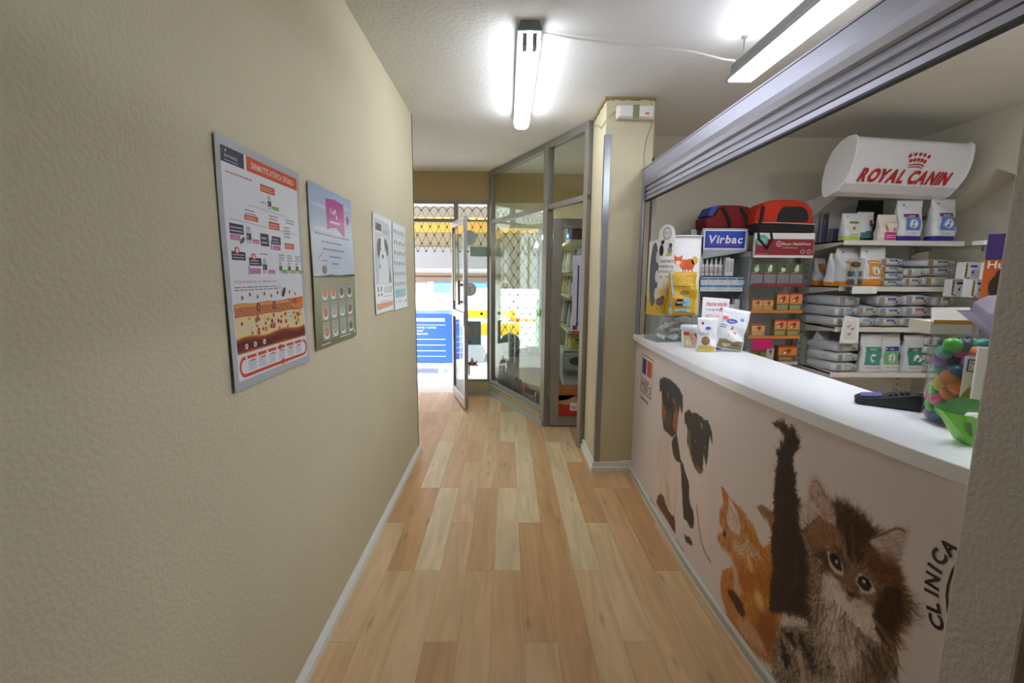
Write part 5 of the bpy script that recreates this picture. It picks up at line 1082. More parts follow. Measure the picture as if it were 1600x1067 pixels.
for i in range(2): pouch('food_bag', ['silver bag on edge, outermost at the left of the bottom shelf', 'silver bag on edge behind the outermost one on the bottom shelf'][i], .09, .2, .31, (2.63+i*.06, 3.78+i*.06, t4), .3, lambda g: g.rect(-.5, .6, .5, .7, (70, 130, 120), 2, 3, 1), base=(196, 202, 206), group=U, seed=130+i, p=4)
stack(2.715, t4, .20, [.078, .08, .082], [T1, T1, ((80, 150, 120), 'sea green')], GRY, 'left stack on the bottom shelf', seed=140, rz=.16, ln=.3, y=3.56)
TG = (60, 150, 130)
def adult(c1, c2, kind): 
    def a(g): g.rect(-.7, .56, .75, .67, c2, 2, 5, 1); g.text('ADULT', 0, .585, .05, (220, 236, 230), 3, fit=.7, align='C', bold=.02); g.rect(-.75, .2, .75, .56, c1, 2, 5, 3); g.ell(0, .38, .36, .13, tuple(min(255, x+50) for x in c1), 3, 18); g.ell(0, .38, .28, .105, (236, 240, 240), 4, 18); icon(g, 0, .37, .4, kind); g.text('ROYAL CANIN', 0, .11, .035, (190, 60, 50), 3, fit=1.1, align='C', bold=.01)
    return a
pouch('food_bag', 'upright white bag with a teal dog panel, leftmost of the three on the bottom shelf', .175, .09, .305, (2.915, 3.60, t4), .0, adult((70, 150, 140), (60, 150, 110), 'dog'), group=U, seed=150)
pouch('food_bag', 'upright white bag with a green cat panel and blue title on the bottom shelf', .165, .09, .305, (3.085, 3.625, t4), .02, adult((120, 186, 130), (50, 60, 140), 'cat'), group=U, seed=151)
pouch('food_bag', 'upright silver bag with a dark green dog panel, rightmost of the three', .17, .10, .30, (3.255, 3.60, t4), .06, adult((60, 136, 110), (56, 110, 80), 'dog'), base=(212, 214, 216), group=U, seed=152, wr=.012)
stack(3.39, t4, .13, [.075, .07, .07, .075], [G1, G1, ((110, 160, 120), 'pale green'), G1], GRY, 'bottom shelf right stack', seed=160, ln=.3)

# ------------------------------------------------------------ glass shelves on the right wall
gs = thing('glass_shelf', 'upper glass shelf on the right wall holding a white tray', 'shelf', (3.36, 3.05, 1.676), 0, 'glass shelves on the right wall'); MB().box(-.17, .17, -.55, .42, 0, .008, (60, 80, 76)).build('pane', 'acrylic', gs); MB().box(.10, .17, -.5, -.48, -.02, 0, (150, 150, 150)).box(.10, .17, .3, .32, -.02, 0, (150, 150, 150)).build('bracket', 'alu', gs)
gs = thing('glass_shelf', 'lower glass shelf on the right wall holding small food boxes', 'shelf', (3.36, 3.05, 1.321), 0, 'glass shelves on the right wall'); MB().box(-.17, .17, -.55, .42, 0, .008, (60, 80, 76)).build('pane', 'acrylic', gs); MB().box(.10, .17, -.5, -.48, -.02, 0, (150, 150, 150)).box(.10, .17, .3, .32, -.02, 0, (150, 150, 150)).build('bracket', 'alu', gs)
ty = thing('white_tray', 'white cardboard tray with a clear card on the upper glass shelf', 'tray', (3.27, 3.12, 1.684)); MB().box(-.085, .06, -.03, .05, 0, .028, (236, 236, 234)).build('tray', 'print', ty)
MB().prism([(-.07, .028), (.02, .028), (.06, .12), (-.04, .115)], lambda u, v, w: (u, w, v), .02, .022).build('backing_card', 'clear', ty); MB().box(.0, .055, -.032, -.03, .006, .022, (206, 90, 80)).build('red_label', 'print', ty)
def fbox(name, label, w, dp, h, loc, rz=0, c=(232, 234, 236), band=GD_, lab=(60, 60, 140), group='food boxes on the lower glass shelf'):
    t = thing(name, label, 'box', loc, rz, group); MB().box(-w/2, w/2, -dp/2, dp/2, 0, h, c).build('carton', 'print', t, bevel=.001, seg=1)
    g = GFX(fy(-w/2, -dp/2-.001, 0)); g.rect(w*.04, h*.08, w*.2, h*.95, band); g.bars(w*.06, h*.1, w*.18, h*.9, 4, (90, 70, 30), 2); g.rect(w*.36, h*.70, w*.86, h*.82, lab, 2); g.ell(w*.58, h*.4, w*.07, h*.09, VI, 2, 8); g.ell(w*.62, h*.5, w*.04, h*.05, VI, 2, 8); g.ell(w*.3, h*.06, w*.14, h*.05, (190, 100, 70), 2, 10); g.rect(w*.3, h*.2, w*.9, h*.22, (200, 200, 206), 2); g.build('printed_label', 'print', t)
fbox('food_box', 'white food box at the back left of the lower row on the glass shelf', .10, .06, .125, (3.31, 3.38, 1.329), .0)
fbox('food_box', 'white food box in the middle of the lower row on the glass shelf', .115, .06, .125, (3.315, 3.24, 1.329), .12)
fbox('food_box', 'white food box nearest the near wall in the lower row on the glass shelf', .115, .06, .125, (3.35, 3.13, 1.329), .12)
fbox('food_box', 'white food box on the left of the upper row on the glass shelf', .11, .06, .12, (3.31, 3.30, 1.455), .05)
fbox('food_box', 'tilted dark edged food box on the right of the upper row on the glass shelf', .11, .06, .115, (3.345, 3.175, 1.455), .3, band=(70, 70, 80), lab=(60, 130, 160))

# ------------------------------------------------------------ display stands against the back wall
vb = thing('display_stand', 'grey plastic display stand with a blue sign holding bottles', 'display stand', (1.742, 3.80, 0), 0, 'display stands behind the counter')
GS = (176, 182, 188)
MB().prism([(-.19, 0), (.19, 0), (.19, 1.60), (.19, 1.84), (-.17, 1.84), (-.20, 1.60)], lambda u, v, w: (u, w, v), .22, .24, GS).prism([(-.02, 0), (.24, 0), (.24, 1.84), (.03, 1.84), (-.10, 1.2), (-.12, .6)], lambda u, v, w: (w, u, v), -.235, -.19, (182, 188, 194)).prism([(-.12, 0), (.24, 0), (.24, 1.66), (-.12, 1.66)], lambda u, v, w: (w, u, v), .19, .195, (200, 204, 206)).build('cabinet', 'plastic', vb)
MB().prism([(-.17, 1.845), (-.21, 1.66), (-.225, 1.2), (-.235, 0), (-.17, 0), (-.165, 1.60)], lambda u, v, w: (u, w, v), -.06, -.035, (184, 190, 196)).build('side_stile', 'plastic', vb)
mb = MB().prism([(-.21, 1.66), (-.16, 1.60), (.19, 1.66), (.2, 1.69), (.2, 1.845), (-.17, 1.845)], lambda u, v, w: (u, w, v), -.06, -.03, GS); mb.build('header', 'plastic', vb, bevel=.008)
g = GFX(fy(-.165, -.062, 1.675)); g.rect(0, 0, .345, .158, (238, 240, 246)); g.rect(.010, .012, .333, .146, (24, 70, 196), 2); g.text('Virbac', .035, .052, .062, (240, 242, 250), 3, fit=.28, bold=.03, shear=.15); g.rect(.04, .036, .295, .041, (180, 40, 90), 3); g.build('sign_face', 'gloss', vb)
for z in (1.46, 1.335, 1.11, .88): MB().box(-.19, .19, -.06, .22, z, z+.006).build('shelf', 'acrylic', vb)
BG = 'bottles on the blue signed display'
def bottle(x, y, z, label, h=.15, r_=.017):
    t = thing('dropper_bottle', label, 'bottle', (x, y, z), 0, BG); MB().lathe([(r_*.9, 0), (r_, .004), (r_, h*.58), (r_*.6, h*.66)], 14, 0, 0, (232, 234, 236)).build('bottle_body', 'plastic', t, smooth=True); MB().lathe([(r_*.55, h*.66), (r_*.5, h*.74), (r_*.2, h)], 12, 0, 0, (240, 242, 244)).build('nozzle', 'plastic', t, smooth=True); MB().lathe([(r_*1.02, h*.15), (r_*1.02, h*.48)], 14, 0, 0, (206, 196, 200)).build('printed_label', 'print', t, smooth=True)
od = ['leftmost', 'second', 'third', 'fourth', 'rightmost']
for i in range(5): bottle(1.605+i*.037, 3.80, 1.466, f'white dropper bottle, {od[i]} of five on the top display shelf')
for i in range(2): small('carton', ['tall white carton beside the dropper bottles, nearer of the two', 'tall white carton at the far side of the dropper bottles'][i], 'carton', MB().box(-.018, .018, -.018, .018, 0, .15-.01*i, (226, 224, 224)).box(-.012, .012, -.0185, -.018, .03, .12, (190, 186, 190)), 'print', (1.80+i*.04, 3.79+.02*i, 1.466), .1, group='cartons on the blue signed display')
r = random.Random(4)
for j, (z, n_) in enumerate(((1.341, 3), (1.399, 5))):
    for i in range(n_):
        w = .118 if n_ == 3 else .074; x = 1.562+w/2+i*(w+.003)
        mb = MB().box(-w/2, w/2, -.03, .06, 0, .056, (222, 228, 234)).box(-w/2+.002, w/2-.002, -.0305, -.03, .034, .05, (70, 130, 180)).box(-w/2+.01, w/2-.02, -.0306, -.03, .012, .026, (190, 206, 220))
        small('medicine_box', f'white and blue medicine box, {["lower", "upper"][j]} row, {(["left", "middle", "right"] if n_ == 3 else ["far left", "second", "middle", "fourth", "far right"])[i]}', 'box', mb, 'print', (x, 3.77, z), group='medicine boxes on the blue signed display')
for i in range(2): bottle(1.65+i*.12, 3.80, 1.116, ['white dropper bottle on the lower shelf of the display, left', 'white dropper bottle on the lower shelf of the display, right'][i])
for i, h_ in enumerate((.12, .12, .16)): small('carton', ['pale grey carton on the lower display shelf, left of three', 'pale grey carton on the lower display shelf, middle of three', 'taller pale carton on the lower display shelf, right of three'][i], 'carton', MB().box(-.022, .022, -.02, .02, 0, h_, (206, 210, 212)), 'print', (1.80+i*.045, 3.77, 1.116), .1, group='cartons on the blue signed display')
for i in range(4): small('carton', f'grey white carton low in the display, {["first", "second", "third", "fourth"][i]} from the left', 'carton', MB().box(-.03, .03, -.02, .03, 0, .10, (190, 194, 198)), 'print', (1.62+i*.08, 3.78, .886), 0, group='cartons on the blue signed display')

by = thing('display_stand', 'clear sided display stand with a dark red header and amber shelf strips', 'display stand', (2.165, 3.72, 0), .0, 'display stands behind the counter')
MB().box(-.235, .235, .16, .175, 0, 1.63, (196, 198, 198)).build('back_panel', 'plastic', by)
MB().box(-.238, -.233, -.08, .17, 0, 1.62).box(.233, .238, -.08, .17, 0, 1.62).build('side_panel', 'acrylic', by)
MB().box(-.235, .235, -.095, -.07, 1.61, 1.80, (236, 232, 230)).build('header', 'plastic', by, bevel=.002)
g = GFX(fy(-.23, -.097, 1.618)); MR = (140, 26, 38)
g.rect(0, .012, .46, .135, MR); g.ring(.185, .098, .022, .004, (236, 220, 220), 2); g.line([(.185, .08), (.185, .116)], .003, (236, 220, 220), 2); g.line([(.167, .098), (.203, .098)], .003, (236, 220, 220), 2)
g.text('Bayer HealthCare', .213, .09, .020, (240, 226, 226), 2, fit=.22, bold=.015); g.text('Sanidad Animal', .213, .064, .012, (230, 206, 206), 2, fit=.115); g.text('www.bayervet.net', .012, .018, .008, (226, 200, 200), 2, fit=.09)
for x in (.375, .425): g.ring(x, .04, .018, .003, (230, 200, 200), 2); g.text(['3', '5'][x > .4], x, .033, .014, (230, 200, 200), 2, align='C')
g.poly([(.02+.05*math.cos(k*PI/3.5+.3)+.03, .125+.046*math.sin(k*PI/3.5+.3)) for k in range(7)], (110, 176, 166), 3); g.bars(.02, .10, .08, .145, 3, (196, 224, 218), 4); g.build('header_print', 'gloss', by)
rows = [(1.395, (150, 40, 60)), (1.183, (206, 130, 60)), (.976, (206, 130, 60)), (.765, (190, 176, 160))]
for z, cl in rows:
    s = MB().box(-.232, .232, -.07, .16, z, z+.006, (220, 222, 222)).build('shelf', 'acrylic', by); MB().box(-.215, .205, -.076, -.070, z-.008, z+.016, cl).build('price_strip', 'gloss', s)
def pbox(name, label, w, dp, h, loc, top, bot, rz=0, group='small boxes on the red headed display'):
    t = thing(name, label, 'box', loc, rz, group); MB().box(-w/2, w/2, 0, dp, 0, h, bot).build('carton', 'gloss', t, bevel=.001, seg=1)
    g = GFX(fy(-w/2, -.001, 0)); g.rect(0, h*.42, w, h, top); g.rect(0, h*.9, w, h, (190, 60, 44), 2); g.ell(w*.45, h*.62, w*.24, h*.14, (150, 90, 50), 2, 10); g.ell(w*.58, h*.74, w*.14, h*.1, (120, 70, 44), 3, 8); g.ell(w*.36, h*.58, w*.1, h*.07, (236, 226, 210), 3, 8); g.bars(w*.08, h*.1, w*.9, h*.34, 3, (210, 200, 160), 2); g.build('printed_label', 'gloss', t)
for i in range(4):
    w, h = .095, .165; t = thing('blister_card', f'green collar blister card, {["leftmost", "second from the left", "second from the right", "rightmost"][i]} on the top display row', 'blister card', (1.997+i*.107, 3.68, 1.402), 0, 'blister cards on the red headed display')
    MB().box(-w/2, w/2, 0, .012, 0, h, (150, 154, 158)).build('card', 'gloss', t); g = GFX(fy(-w/2, -.001, 0)); g.rect(0, h*.5, w, h, (74, 104, 56)); g.ell(w*.45, h*.72, w*.2, h*.13, (222, 214, 204), 2, 12); g.ell(w*.5, h*.86, w*.13, h*.08, [(190, 180, 170), (240, 236, 230), (70, 56, 48), (230, 220, 210)][i], 3, 10); g.rect(0, h*.47, w, h*.53, (170, 60, 80), 2); g.bars(w*.1, h*.55, w*.5, h*.6, 1, (206, 220, 190), 3); g.build('printed_label', 'gloss', t); MB().box(-w*.4, w*.4, -.018, -.002, h*.06, h*.44).build('blister', 'clear', t, bevel=.004)
OB, CB = (226, 170, 110), (130, 120, 60)
pbox('tablet_box', 'small amber box, left of the pair on the second display row', .082, .05, .092, (2.02, 3.68, 1.19), OB, (206, 150, 70)); pbox('tablet_box', 'small amber box, right of the pair on the second display row', .082, .05, .092, (2.108, 3.68, 1.19), OB, (206, 150, 70))
pbox('tablet_box', 'larger orange and olive box, left of two on the second display row', .098, .05, .145, (2.225, 3.68, 1.19), (230, 150, 90), CB); pbox('tablet_box', 'larger orange and olive box, right of two on the second display row', .098, .05, .145, (2.33, 3.68, 1.19), (230, 150, 90), CB)
pbox('tablet_box', 'small amber box alone at the left of the third display row', .105, .05, .095, (2.045, 3.68, .983), OB, (206, 160, 90)); pbox('tablet_box', 'larger orange and olive box, left of two on the third display row', .098, .05, .138, (2.225, 3.68, .983), (230, 150, 90), CB); pbox('tablet_box', 'larger orange and olive box, right of two on the third display row', .098, .05, .138, (2.33, 3.68, .983), (230, 150, 90), CB)
small('magenta_card', 'magenta card hanging under the lowest amber shelf strip', 'card', MB().box(0, .155, 0, .003, 0, .08, (206, 30, 110)), 'gloss', (1.975, 3.62, .888), group=None)
pbox('tablet_box', 'green and white box on the bottom display row under the magenta card', .135, .06, .095, (2.055, 3.68, .772), (110, 150, 80), (222, 224, 222)); pbox('tablet_box', 'grey white box in the middle of the bottom display row', .07, .06, .12, (2.17, 3.70, .772), (200, 200, 200), (190, 190, 190), .2); pbox('tablet_box', 'orange box with a dark animal on the bottom display row', .15, .06, .13, (2.30, 3.68, .772), (222, 130, 60), (120, 84, 50))

# pet carriers on top of the stands
rb = thing('pet_carrier', 'dark red soft pet carrier with a blue lining on the grey stand', 'pet carrier', (1.775, 3.87, 1.847), .05, 'pet carriers on the display stands')
RDc, BKc = (128, 32, 34), (34, 32, 34)
MB().prism([(-.175, 0), (.175, 0), (.185, .10), (.18, .17), (.10, .182), (-.06, .182), (-.115, .09), (-.18, .085)], lambda u, v, w: (u, w, v), -.09, .11, RDc).build('shell', 'cloth', rb, bevel=.014, seg=3)
MB().prism([(-.125, .093), (-.07, .176), (-.075, .18), (-.13, .17), (-.165, .098)], lambda u, v, w: (u, w, v), -.08, .10, (70, 90, 180)).build('lining', 'cloth', rb, bevel=.004)
for x in (-.02, .13): MB().tube([(x-.035, -.095, .16), (x, -.10, .11), (x+.03, -.10, .05), (x+.04, -.095, .005)], .012, 6, BKc).build('strap', 'cloth', rb)
cr = thing('pet_carrier', 'bright red and black pet carrier with a mesh window on the red headed stand', 'pet carrier', (2.16, 3.74, 1.80), -.03, 'pet carriers on the display stands')
n = 18
def dome(th): c_, s_ = math.cos(th), math.sin(th); return (.225*math.copysign(abs(c_)**.6, c_), .06+.195*abs(s_)**.7)
MB().prism([dome(PI*k/n) for k in range(n+1)], lambda u, v, w: (u, w, v), -.10, .12, (206, 52, 26)).build('shell', 'cloth', cr, bevel=.02, seg=3)
MB().box(-.232, .232, -.115, .125, 0, .075, BKc).build('base', 'cloth', cr, bevel=.02, seg=3)
MB().prism([(-.06+.0, .085), (.17, .085), (.18, .12), (.16, .17), (.12, .2), (-.02, .2), (-.05, .15)], lambda u, v, w: (u, w, v), -.1085, -.1, (40, 40, 44)).build('mesh_window', 'cloth', cr)
MB().tube([(-.225, -.119, .078), (.0, -.12, .074), (.225, -.119, .066)], .003, 6, (210, 206, 200)).build('piping', 'cloth', cr)
MB().tube([(-.18, -.11, .2), (-.19, -.125, .1), (-.22, -.12, .03), (-.17, -.115, .01)], .012, 6, BKc).build('strap', 'cloth', cr); MB().tube([(-.21, -.115, .05), (-.20, -.13, -.05), (-.13, -.13, -.12), (-.10, -.13, -.05), (-.11, -.12, .02)], .009, 6, BKc).build('strap', 'cloth', cr)

# ------------------------------------------------------------ things on the counter
bn = thing('clear_bin', 'clear plastic bin of crumpled wrappers at the far end of the counter', 'bin', (1.085, 2.96, CZ), .1)
mb = MB(); x0, x1, y0, y1, hb = -.15, .15, -.10, .10, .17; tt = .003
for b_ in ((x0, x1, y0, y0+tt, 0, hb), (x0, x1, y1-tt, y1, 0, hb), (x0, x0+tt, y0, y1, 0, hb), (x1-tt, x1, y0, y1, 0, hb), (x0, x1, y0, y1, 0, tt)): mb.box(*b_)
mb.build('bin_wall', 'clear', bn)
r = random.Random(9)
for k in range(34):
    mb = MB(); s = .02+.02*r.random(); V = [(r.uniform(-1, 1)*s*1.3, r.uniform(-1, 1)*s, r.uniform(-1, 1)*s*.7) for _ in range(9)]; bm = bmesh.new(); [bm.verts.new(q) for q in V]; bmesh.ops.convex_hull(bm, input=bm.verts); me = bpy.data.meshes.new('wrapper'); bm.to_mesh(me); bm.free()
    mb.add([tuple(v.co) for v in me.vertices], [tuple(p.vertices) for p in me.polygons], r.choice([(226, 224, 220), (236, 236, 234), (176, 166, 152), (206, 200, 190)])); bpy.data.meshes.remove(me)
    tag(mb.build('wrapped_treat', 'foil', loc=(1.085+r.uniform(-.1, .1), 2.96+r.uniform(-.06, .06), CZ+.03+.035*(k//9)), rz=r.random()*6), 'crumpled greyish wrapper inside the clear bin on the counter', 'wrapper', 'wrappers in the clear bin')
cd = thing('cardboard_display', 'white and yellow cardboard display with cat drawings standing on the clear bin', 'cardboard display', (.925, 2.93, CZ+.172), 0)
arc = [(.075+.048*math.cos(PI*k/12), .50+.06*math.sin(PI*k/12)) for k in range(13)]
WT = (240, 238, 234)
SP = [(.125, -.008), (.123, .49)]+[(a, b_) for a, b_ in arc]+[(.027, .47), (-.027, .455), (-.03, .0)]
CA = -.20; cdx = lambda u, v, w: (u*math.cos(CA)-w*math.sin(CA)*0+.0, u*math.sin(CA)*-1.0*-1+w, v)
MB().prism(SP, cdx, -.002, .002, WT).build('side_board', 'print', cd)
g = GFX(lambda u, v, o: (cdx(u, v, 0)[0], cdx(u, v, 0)[1]-.0025-o, v), .0004)
g.rect(-.03, 0, .125, .10, (226, 190, 60)); g.rect(-.03, .10, .125, .16, (234, 214, 140)); g.rect(-.03, .16, .125, .22, (238, 228, 200))
g.poly([(.018+.026*math.cos(t)-.012, .25+.20*math.sin(t)) for t in [2*PI*k/24 for k in range(24)]], (110, 110, 112), 2)
for v in (.36, .24, .13): g.ell(.024, v, .010, .038, (222, 222, 222), 3)
g.ring(.075, .505, .024, .003, (120, 120, 140), 2, asp=1.5); g.text('BAYER', .075, .502, .008, (120, 120, 140), 2, align='C', fit=.03)
g.ell(.045, .40, .013, .035, (50, 46, 50), 2); g.ell(.05, .45, .01, .012, (50, 46, 50), 2); g.line([(.04, .42), (.06, .47)], .005, (50, 46, 50), 2); g.ell(.095, .40, .014, .02, (120, 160, 150), 2); g.ell(.098, .43, .010, .016, (110, 70, 50), 3); g.ell(.09, .375, .018, .01, (220, 190, 90), 3)
for i, t_ in enumerate(('CUÍDALO COMO TÚ', 'EFICIENTE Y SU', 'ANTIPARASITARIO', 'TAMBIÉN')): g.text(t_, .122, .325-i*.032, .017, (60, 56, 60), 3, fit=(.085, .09, .09, .05)[i], align='R')
g.ell(.046, .20, .016, .03, (234, 232, 230), 3); g.ell(.05, .235, .010, .014, (230, 180, 110), 3); g.ell(.05, .08, .024, .026, (130, 110, 106), 3); g.ell(.066, .105, .012, .014, (130, 110, 106), 3); g.rect(.035, .025, .038, .06, (110, 92, 90), 3); g.rect(.055, .025, .058, .06, (110, 92, 90), 3); g.ell(.10, .14, .012, .05, (226, 160, 110), 3)
g.build('printed_side', 'print', cd)
MB().box(.122, .30, -.02, .06, .49, .495, WT).box(.122, .295, -.004, .0, .0, .492, (240, 240, 240)).prism([(-.004, 0), (.10, 0), (.10, .49), (-.004, .49)], lambda u, v, w: (w, u, v), .293, .297, WT).build('front_board', 'print', cd)
g = GFX(fy(.125, -.0045, 0), .0004); g.rect(0, 0, .17, .16, (228, 196, 90)); g.rect(0, .16, .17, .22, (238, 224, 170))
FX = (224, 110, 44); g.ell(.075, .315, .035, .033, FX, 2); g.ell(.105, .315, .03, .036, (214, 94, 34), 3); g.ell(.135, .34, .02, .026, (230, 170, 60), 3); g.ell(.03, .335, .026, .024, (236, 170, 130), 4); g.rect(.004, .335, .056, .362, FX, 5); g.poly([(.004, .36), (.006, .376), (.02, .362)], FX, 5); g.poly([(.056, .36), (.054, .376), (.04, .362)], FX, 5); g.ell(.03, .325, .012, .016, (240, 226, 214), 6); g.ell(.022, .345, .003, .003, (40, 30, 30), 6, 6); g.ell(.04, .345, .003, .003, (40, 30, 30), 6, 6)
for u in (.06, .075, .095, .12): g.rect(u, .268, u+.006, .29, (200, 90, 40), 2)
g.build('printed_front', 'print', cd)
def yb(g):
    g.rect(-.9, .02, -.78, .98, (150, 190, 206), 2, 1, 6); g.ell(.05, .52, .32, .045, (90, 74, 44), 3, 16); g.ell(.05, .52, .26, .032, (150, 130, 90), 4, 16); g.rect(-.55, .22, -.03, .38, (34, 32, 34), 3, 3, 1); g.rect(-.03, .22, .55, .38, (90, 160, 210), 3, 3, 1); g.text('Sani', -.5, .27, .06, (240, 240, 240), 4, fit=.42); g.text('Dog', .02, .27, .06, (60, 110, 170), 4, fit=.3); g.rect(-.6, .08, .55, .15, (150, 200, 220), 3, 4, 1); g.bars(-.55, .095, .5, .135, 1, (70, 110, 160), 4); g.rect(-.8, .66, .8, .672, (120, 96, 30), 2, 5, 1)
pouch('dry_food_bag', 'shiny yellow bag with a black and blue label before the cardboard display', .175, .06, .265, (1.085, 2.845, CZ+.175), .03, yb, base=(204, 160, 30), seed=77, wr=.008, group=None)
tb = thing('snack_tub', 'white snack tub with a child picture and clear lid on the counter', 'tub', (1.09, 2.68, CZ))
MB().lathe([(.044, 0), (.046, .004), (.054, .10), (.055, .104)], 28, 0, 0, (236, 232, 226)).build('tub', 'plastic', tb, smooth=True)
MB().lathe([(.058, .100), (.060, .104), (.060, .122), (.056, .128)], 28, 0, 0, (214, 218, 222)).build('lid', 'plastic', tb, smooth=True)
def tbf(u, v, o): a = -PI/2+u; r_ = .0462+.0078*(v/.10)+o+.0006; return (r_*math.cos(a), r_*math.sin(a), v)
g = GFX(tbf); g.rect(-1.25, .004, 1.3, .096, (226, 200, 168), 1, 14, 1); g.rect(.35, .02, 1.3, .09, (206, 164, 110), 2, 6, 1); g.ell(.0, .05, .42, .032, (214, 160, 130), 3, 18); g.ell(.0, .068, .40, .018, (90, 60, 44), 4, 14); g.ell(0, .045, .3, .024, (224, 172, 142), 5, 14); g.ell(-.12, .05, .04, .003, (40, 30, 30), 6, 6); g.ell(.12, .05, .04, .003, (40, 30, 30), 6, 6); g.rect(-1.2, .072, -.5, .092, (206, 70, 60), 3, 5, 1); g.ell(-.6, .03, .3, .018, (238, 234, 230), 3, 10); g.build('printed_label', 'print', tb)
def pt1(g): g.ell(-.5, .84, .14, .045, (206, 44, 60), 3, 10); g.ell(.1, .70, .3, .05, (90, 96, 180), 3, 12); g.bars(-.7, .5, .3, .6, 2, (150, 150, 120), 3); g.ell(-.2, .34, .42, .13, (120, 90, 50), 3, 14); g.ell(-.2, .34, .34, .10, (150, 116, 70), 4, 14); g.rect(-.85, .04, .85, .18, (206, 180, 80), 2, 5, 2)
pouch('treat_pouch', 'small white treat pouch with a red heart and a kibble bowl on the counter', .104, .04, .188, (1.105, 2.50, CZ), -.25, pt1, base=(238, 238, 240), seed=81)
lf = thing('leaning_leaflet', 'white promotional board with red handwriting behind the treat pouches', 'leaflet', (1.135, 2.60, CZ), -.12)
MB().prism([(-.02, .0), (.115, 0), (.145, .285), (-.005, .295)], lambda u, v, w: (u, w+v*.18, v), 0, .004, (238, 234, 234)).build('board', 'print', lf, bevel=.001)
g = GFX(lambda u, v, o: (u+v*.07, -.0015-o+v*.18, v), .0004); g.text('Hazte socio', -.005, .245, .026, (206, 44, 50), 2, fit=.115, bold=.012, shear=.15); g.text('del', -.005, .222, .009, (60, 60, 64), 2); g.text('programa', .012, .218, .015, (60, 60, 64), 2, fit=.062); g.rect(.075, .214, .112, .234, (200, 50, 56), 2); g.bars(.078, .219, .108, .23, 1, (240, 220, 220), 3)
g.text("VET'S", -.005, .178, .018, (90, 90, 96), 2, fit=.042); g.ring(.052, .188, .008, .002, (226, 120, 130), 2); g.ring(.068, .186, .007, .002, (226, 120, 130), 2); g.text('FRIENDS', -.005, .155, .018, (90, 90, 96), 2, fit=.06); g.text('Más Amigos', .045, .138, .012, (226, 110, 110), 2, fit=.05, shear=.2); g.rect(.0, .0, .1, .035, (40, 56, 140), 2); g.ell(.085, .10, .012, .008, (70, 60, 66), 2, 8); g.build('printed_artwork', 'print', lf)
def pt2(g):
    g.rect(-.95, .72, -.55, .80, (206, 60, 70), 3, 2, 1); g.ell(-.25, .70, .4, .055, (84, 80, 176), 3, 14); g.bars(-.5, .68, 0, .72, 1, (220, 220, 240), 4); g.ell(.45, .76, .14, .035, (150, 140, 206), 3, 10); g.ell(-.05, .33, .5, .13, (232, 230, 228), 3, 16, .0); g.poly([(-.5, .22), (-.35, .40), (-.15, .46), (-.3, .34)], (50, 50, 56), 4); g.ell(0, .46, .22, .07, (232, 230, 228), 4, 12); g.poly([(-.2, .48), (-.05, .60), (.05, .50)], (170, 96, 54), 5); g.poly([(.1, .42), (.28, .46), (.2, .38)], (170, 96, 54), 5); g.ell(.05, .44, .04, .015, (30, 26, 26), 6, 8); g.rect(-.9, .02, .85, .24, (126, 120, 84), 2, 6, 2); g.ell(-.3, .12, .3, .06, (176, 170, 140), 4, 10); g.ell(.3, .13, .3, .05, (110, 90, 50), 4, 10); g.bars(-.95, .52, -.5, .62, 2, (90, 110, 90), 4)
tp_ = pouch('treat_pouch', 'larger leaning treat pouch with a brown and white terrier picture', .150, .05, .225, (1.255, 2.52, CZ), -.12, pt2, base=(234, 236, 240), seed=82, wr=.008); tp_.rotation_euler = (0, .16, -.12); tp_.location = (1.235, 2.52, CZ+.012)
# card terminal
tm = thing('card_terminal', 'black card payment terminal lying on the white countertop', 'card terminal', (1.245, 1.42, CZ), -.62)
MB().prism([(-.10, .006), (-.085, .0), (.02, .0), (.045, .0), (.085, .004), (.098, .018), (.098, .036), (.085, .048), (.05, .052), (-.02, .034), (-.09, .022), (-.10, .014)], lambda u, v, w: (u, w, v), -.038, .038, (26, 26, 28)).build('body', 'plastic', tm, bevel=.005, seg=3)
MB().prism([(-.085, .026), (-.03, .034), (-.03, .036), (-.085, .028)], lambda u, v, w: (u, w, v), -.03, .03, (80, 90, 150)).build('screen', 'gloss', tm)
mb = MB()
for i in range(4):
    for j in range(3): mb.box(-.015+i*.014, -.006+i*.014, -.022+j*.016, -.012+j*.016, .038+.004*i, .043+.004*i, (70, 70, 74))
mb.build('keypad', 'plastic', tm); MB().lathe([(.0, 0), (.016, .001), (.016, .006), (.012, .008)], 16, .07, 0, (60, 60, 64)).build('paper_cover', 'plastic', tm, loc=(0, 0, .048))
tag(MB().box(-.075, .075, -.03, .03, 0, .008, (60, 62, 70)).box(-.07, .07, -.025, .025, .008, .0085, (200, 206, 214)).build('phone_tray', 'gloss', loc=(1.30, 1.505, CZ), rz=-.35), 'thin grey tray behind the card terminal', 'tray')
